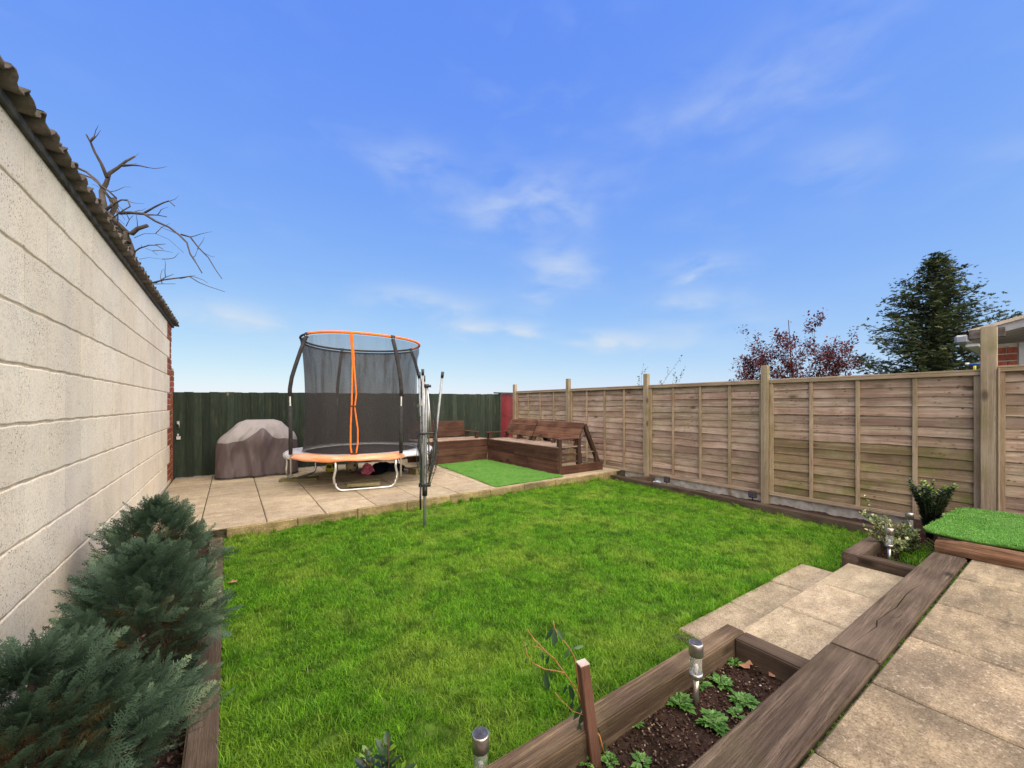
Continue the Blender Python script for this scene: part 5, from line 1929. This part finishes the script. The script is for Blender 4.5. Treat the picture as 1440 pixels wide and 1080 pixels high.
def limb(pts, r0, r1, D0=7.3, dD=0.0):
    """pts in the zoomed frame of the crown (x/4.32+80, y/4.32+170)"""
    m_ = MB(); n = len(pts)
    P3 = [at(p[0] / 4.32 + 80, p[1] / 4.32 + 170, D0 + dD * i / max(1, n - 1)) for i, p in enumerate(pts)]
    m_.tube(P3, [.72 * (r0 + (r1 - r0) * (i / max(1, n - 1)) ** .8) for i in range(n)], 6)
    for q in range(n // 3):
        i = random.randint(1, n - 1)
        p = P3[i]; d = (P3[i] - P3[i - 1]).normalized() + Vector((U(-.8, .8), U(-.8, .8), U(-.5, .8)))
        tw = [p]
        for w in range(4):
            d = (d + Vector((U(-.35, .35), U(-.35, .35), U(-.35, .35)))).normalized()
            tw.append(tw[-1] + d * U(.05, .11))
        m_.tube(tw, [.007, .006, .005, .0035, .002], 5)
    m_.build('limb', M['bark'], bt)


limb([(400, 740), (330, 620), (290, 550), (278, 480), (272, 430), (300, 380), (318, 320), (370, 285), (420, 245), (475, 215)], .11, .022, 7.3, .3)
limb([(305, 345), (270, 260), (230, 190), (205, 130), (178, 82)], .045, .018, 7.3, -.2)
limb([(205, 125), (215, 105), (238, 94)], .022, .016, 7.1)
limb([(400, 272), (460, 268), (505, 272), (550, 283)], .03, .012, 7.4)
limb([(430, 740), (420, 680), (455, 685), (490, 655), (552, 635)], .075, .04, 7.2, .1)
limb([(380, 560), (450, 558), (530, 565), (600, 610), (680, 645), (740, 690), (790, 740), (810, 810), (850, 870), (882, 925)], .04, .010, 7.2, -.3)
limb([(755, 690), (810, 705), (860, 770), (920, 830), (965, 905), (1003, 960)], .022, .007, 7.0, -.1)
limb([(530, 560), (590, 525), (640, 500), (680, 485), (716, 518)], .026, .010, 7.2)
limb([(545, 570), (610, 572), (668, 583)], .018, .009, 7.2)
limb([(445, 815), (500, 775), (560, 755), (605, 755), (645, 780)], .020, .008, 7.3)
limb([(600, 752), (660, 748)], .010, .006, 7.3)
limb([(560, 990), (650, 965), (730, 955), (805, 945), (860, 980), (920, 1005), (1020, 1038)], .022, .006, 7.2, -.2)
limb([(600, 985), (660, 950), (708, 932)], .014, .006, 7.2)
limb([(560, 992), (640, 990), (720, 990)], .010, .005, 7.2)
limb([(100, 275), (180, 310), (240, 360), (300, 440), (345, 505)], .026, .03, 7.0, .2)
limb([(135, 320), (210, 345), (270, 395), (320, 430), (362, 470)], .02, .022, 7.0, .2)
limb([(200, 455), (240, 495), (290, 540), (340, 590), (430, 680)], .03, .05, 7.1, .2)
limb([(345, 505), (390, 480), (430, 480), (445, 520), (400, 545), (340, 590)], .020, .014, 7.1)
limb([(350, 470), (360, 510), (330, 570), (380, 640), (400, 700)], .05, .06, 7.3)
limb([(365, 540), (370, 600), (355, 640)], .02, .016, 7.2)
limb([(300, 540), (350, 500), (345, 480)], .035, .03, 7.2)
limb([(470, 710), (530, 685), (600, 685), (680, 720), (770, 800)], .007, .004, 7.0)
limb([(420, 640), (440, 600), (462, 575)], .010, .005, 7.2)
limb([(270, 510), (235, 470), (205, 430)], .018, .012, 7.1)
limb([(825, 830), (840, 820), (855, 780)], .008, .004, 7.0)
limb([(500, 840), (560, 830), (640, 840)], .005, .003, 7.1)
limb([(540, 775), (580, 790), (612, 815)], .006, .004, 7.1)

# pigeon-like bird on the roof edge
bp = at(105, 228, 1.95)
bp = Vector((-.80, 3.52, 2.66))
bd = thing('bird', 'small grey bird perched on the edge of the corrugated roof', 'bird', tuple(bp))
b = MB()
pts = [bp + Vector((-.00, -.05 + .012 * i, .03 + .002 * i)) for i in range(9)]
b.tube([Vector((p.x, p.y, p.z)) for p in pts], [.003, .012, .019, .023, .024, .021, .015, .015, .006], 10)
hd = pts[-1] + Vector((0, -.008, .022))
b.lathe([(.002, -.012), (.010, -.008), (.013, 0), (.010, .008), (.002, .012)], tuple(hd), 10)
b.tube([hd + Vector((0, .010, 0)), hd + Vector((0, .024, -.003))], [.003, .0006], 5)
b.tube([pts[0], pts[0] + Vector((0, -.05, -.012))], [.006, .008], 6)
M['bird'] = plain('grey feathers', (.11, .12, .13, 1), .8, vary=.35, nscale=60)
b.build('body', M['bird'], bd)
b = MB(); b.tube([bp + Vector((-.008, 0, -.035)), bp + Vector((-.006, 0, .02))], .0018, 5); b.tube([bp + Vector((.008, 0, -.035)), bp + Vector((.006, 0, .02))], .0018, 5)
b.build('legs', M['bark'], bd)

# red leaved tree
rt = thing('red_leaved_tree', 'small tree with sparse dark red leaves beyond the lap fence', 'tree', (8.6, 3.05, 0))
mb = MB(); tips = []; rs_ = random.Random(4)
b0 = Vector((8.66, 2.95, 0))
mb.tube([b0 - Vector((0, 0, .1)), b0 + Vector((0, 0, .7))], [.07, .055], 8)
for k in range(24):
    a = k * 2.4 + rs_.uniform(-.2, .2); sp_ = .08 + .60 * math.sqrt((k + .5) / 24)
    branch_tree(b0 + Vector((0, 0, .65)), (math.cos(a) * sp_, math.sin(a) * sp_, 1), rs_.uniform(1.1, 1.5) * (1.04 - .12 * sp_), .012, 3, mb, tips, rs_, .55, .08, 7, .50, (2, 4), .13)
branch_tree(b0 + Vector((0, 0, .7)), (-.02, .06, 1), 2.2, .014, 1, mb, tips, rs_, .25, .1, 6, .2, (1, 2), .04)
mb.build('trunk', M['bark_brown'], rt)
P, D, S_, A = [], [], [], []
for (p, d, dep) in tips:
    nl = 2 if dep <= 1 else 1
    if p.z < 1.5: nl = 0
    for q in range(nl):
        if random.random() < .12: continue
        v = rvec(1)[0]
        P.append(tuple(np.array(p) + v * .045)); D.append(tuple(v + np.array((0, 0, -.1)))); S_.append(U(.6, 1.25)); A.append(random.random())
leafy(rt, 'leaves', M['red_leaf'], P, D, S_, A, leaf_shape(.046, .030))

# sparse bush seen over the fence
rt = thing('sparse_shrub', 'thin twiggy shrub tips showing just above the lap fence behind the third post', 'shrub', (7.5, 5.3, 0))
mb = MB(); tips = []; rs_ = random.Random(9)
b0 = Vector((7.35, 5.25, 0))
for k in range(11):
    a = rs_.uniform(0, 6.3); sp_ = rs_.uniform(.15, .62)
    branch_tree(b0, (math.cos(a) * sp_, math.sin(a) * sp_, 1), rs_.uniform(1.35, 1.75), .010, 2, mb, tips, rs_, .4, .08, 7, .35, (1, 3), .07)
mb.build('stems', M['bark'], rt)
P, D, S_, A = [], [], [], []
for (p, d, dep) in tips:
    if random.random() < .1: continue
    v = rvec(1)[0]; P.append(tuple(p)); D.append(tuple(v)); S_.append(U(.5, 1.1)); A.append(random.random())
leafy(rt, 'leaves', M['grey_leaf'], P, D, S_, A, leaf_shape(.055, .032))

# tall conifer
cx_, cy_ = at(1318, 500, 11.0).x, at(1318, 500, 11.0).y
ct = thing('conifer_tree', 'large dark green conifer with a ragged pointed crown beyond the lap fence', 'tree', (cx_, cy_, 0))
mb = MB(); rs_ = random.Random(21)
TOP = 1.30 + (569 - 360) / 555 * 11.0
mb.tube([(cx_, cy_, -.1), (cx_, cy_, 2.0), (cx_ + .03, cy_, 3.6), (cx_ - .02, cy_, TOP - .1)], [.26, .2, .12, .02], 9)
P, D, S_, A = [], [], [], []
nb2 = 250
for i in range(nb2):
    f = (i / nb2) ** .82
    z_ = TOP - .05 - f * (TOP - .7)
    a = i * 2.399 + rs_.uniform(-.4, .4)
    prof = .04 + 2.75 * f ** .85 if f < .5 else 1.57 + .45 * (f - .5)
    Lb = prof * rs_.uniform(.55, 1.12) * (.94 - .16 * (math.cos(a) * math.cos(R(HEAD)) - math.sin(a) * math.sin(R(HEAD))))
    rise = .42 - .35 * f
    p0 = Vector((cx_, cy_, z_))
    d = Vector((math.cos(a), math.sin(a), rise)).normalized()
    pts = [p0]
    n = max(4, int(Lb / .13))
    for k in range(n):
        d = (d + Vector((rs_.uniform(-.12, .12), rs_.uniform(-.12, .12), rs_.uniform(-.06, .10)))).normalized()
        pts.append(pts[-1] + d * Lb / n)
    mb.tube(pts, [.028 * (1 - .8 * k / n) for k in range(n + 1)], 5, cap=False)
    for k in range(1, n + 1):
        dens = 9 if k > 1 else 4
        for q in range(dens):
            off = Vector((rs_.gauss(0, .10), rs_.gauss(0, .10), rs_.gauss(0, .075)))
            P.append(tuple(pts[k] + off))
            D.append((d.x + rs_.gauss(0, .7), d.y + rs_.gauss(0, .7), rs_.gauss(.25, .6)))
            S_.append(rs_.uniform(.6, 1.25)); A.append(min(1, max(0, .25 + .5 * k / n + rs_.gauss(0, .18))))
mb.build('trunk', M['bark'], ct)
tV, tT = [], []
for k in range(7):
    Vd, Td = diamond(.085, .026)
    an = (k - 3) * .42
    Rz = np.array(((math.cos(an), -math.sin(an), 0), (math.sin(an), math.cos(an), 0), (0, 0, 1)))
    Vd = Vd @ Rz.T + np.array((0, .012 * abs(k - 3), .008 * (k % 3)))
    tV.append(Vd); tT.append(Td + 4 * k)
leafy(ct, 'crown', M['conifer'], P, D, S_, A, (np.vstack(tV), np.vstack(tT)))

# ------------------------------------------------------------------ neighbour's outbuilding
nbh = thing('brick_outbuilding', "neighbour's brick outbuilding with overhanging grey eaves behind the tall fence post", 'building', (7.6, 0, 0))
b = MB(); b.box(7.45, -2.5, -.1, 10.5, .62, 2.02); b.build('wall', M['brick_mortar'], nbh)
for i in range(27):
    z = -.05 + i * .0815
    if z + .07 > 2.03: break
    y = .62 if i % 2 == 0 else .62 - .0
    segs = [(.62 - .203, .62), (.335, .62 - .211)] if i % 2 == 0 else [(.62 - .10, .62), (.335, .62 - .108)]
    for (ya, yb) in segs:
        q = MB(); q.box(7.44, ya, z, 7.452, yb, z + .068); q.build('brick', M['brick'], nbh, .002)
b = MB(); b.box(7.436, -2.0, -.1, 7.449, .325, 2.02); b.build('door_panel', M['grey_render'], nbh)
b = MB(); b.add([(7.05, .66, 2.14), (7.05, -2.4, 2.95), (10.6, -2.4, 2.95), (10.6, .66, 2.14), (7.05, .66, 2.05), (7.05, -2.4, 2.86), (10.6, -2.4, 2.86), (10.6, .66, 2.05)],
                [(0, 1, 2, 3), (7, 6, 5, 4), (0, 4, 5, 1), (1, 5, 6, 2), (2, 6, 7, 3), (3, 7, 4, 0)])
b.build('roof', M['grey_render'], nbh)
b = MB(); b.beam((7.035, .67, 2.155), (7.035, -2.4, 2.965), .025, .035); b.build('fascia', M['beige_fascia'], nbh)
b = MB(); b.box(7.0, .665, 2.02, 8.6, .78, 2.12); b.build('gutter', M['alu'], nbh, .02)
b = MB(); b.box(7.10, .60, 1.985, 8.4, .70, 2.015); b.build('soffit_board', M['white_plastic'], nbh)
b = MB(); b.box(7.0, .40, 2.06, 7.04, .665, 2.165); b.build('barge_end', M['roof'], nbh, .004)
hp = thing('garden_hose_reel', 'blue and yellow plastic item just above the fence top left of the tall post', 'garden tool', (6.3, .72, 1.7))
b = MB(); b.tube([(6.02, .45, 1.30), (6.02, .45, 1.70)], .012, 6); b.build('stand', M['black_plastic'], hp)
b = MB(); b.tube([(6.02, .44, 1.697), (6.02, .50, 1.70), (6.02, .57, 1.70)], .013, 8); b.build('pipe', M['blue_plastic'], hp)
b = MB(); b.tube([(5.98, .53, 1.62), (5.98, .53, 1.682)], .010, 8); b.build('handle', M['yellow_plastic'], hp)
b = MB(); b.tube([(6.02, .57, 1.705), (6.02, .595, 1.712)], [.014, .01], 8); b.build('nozzle', M['white_plastic'], hp)
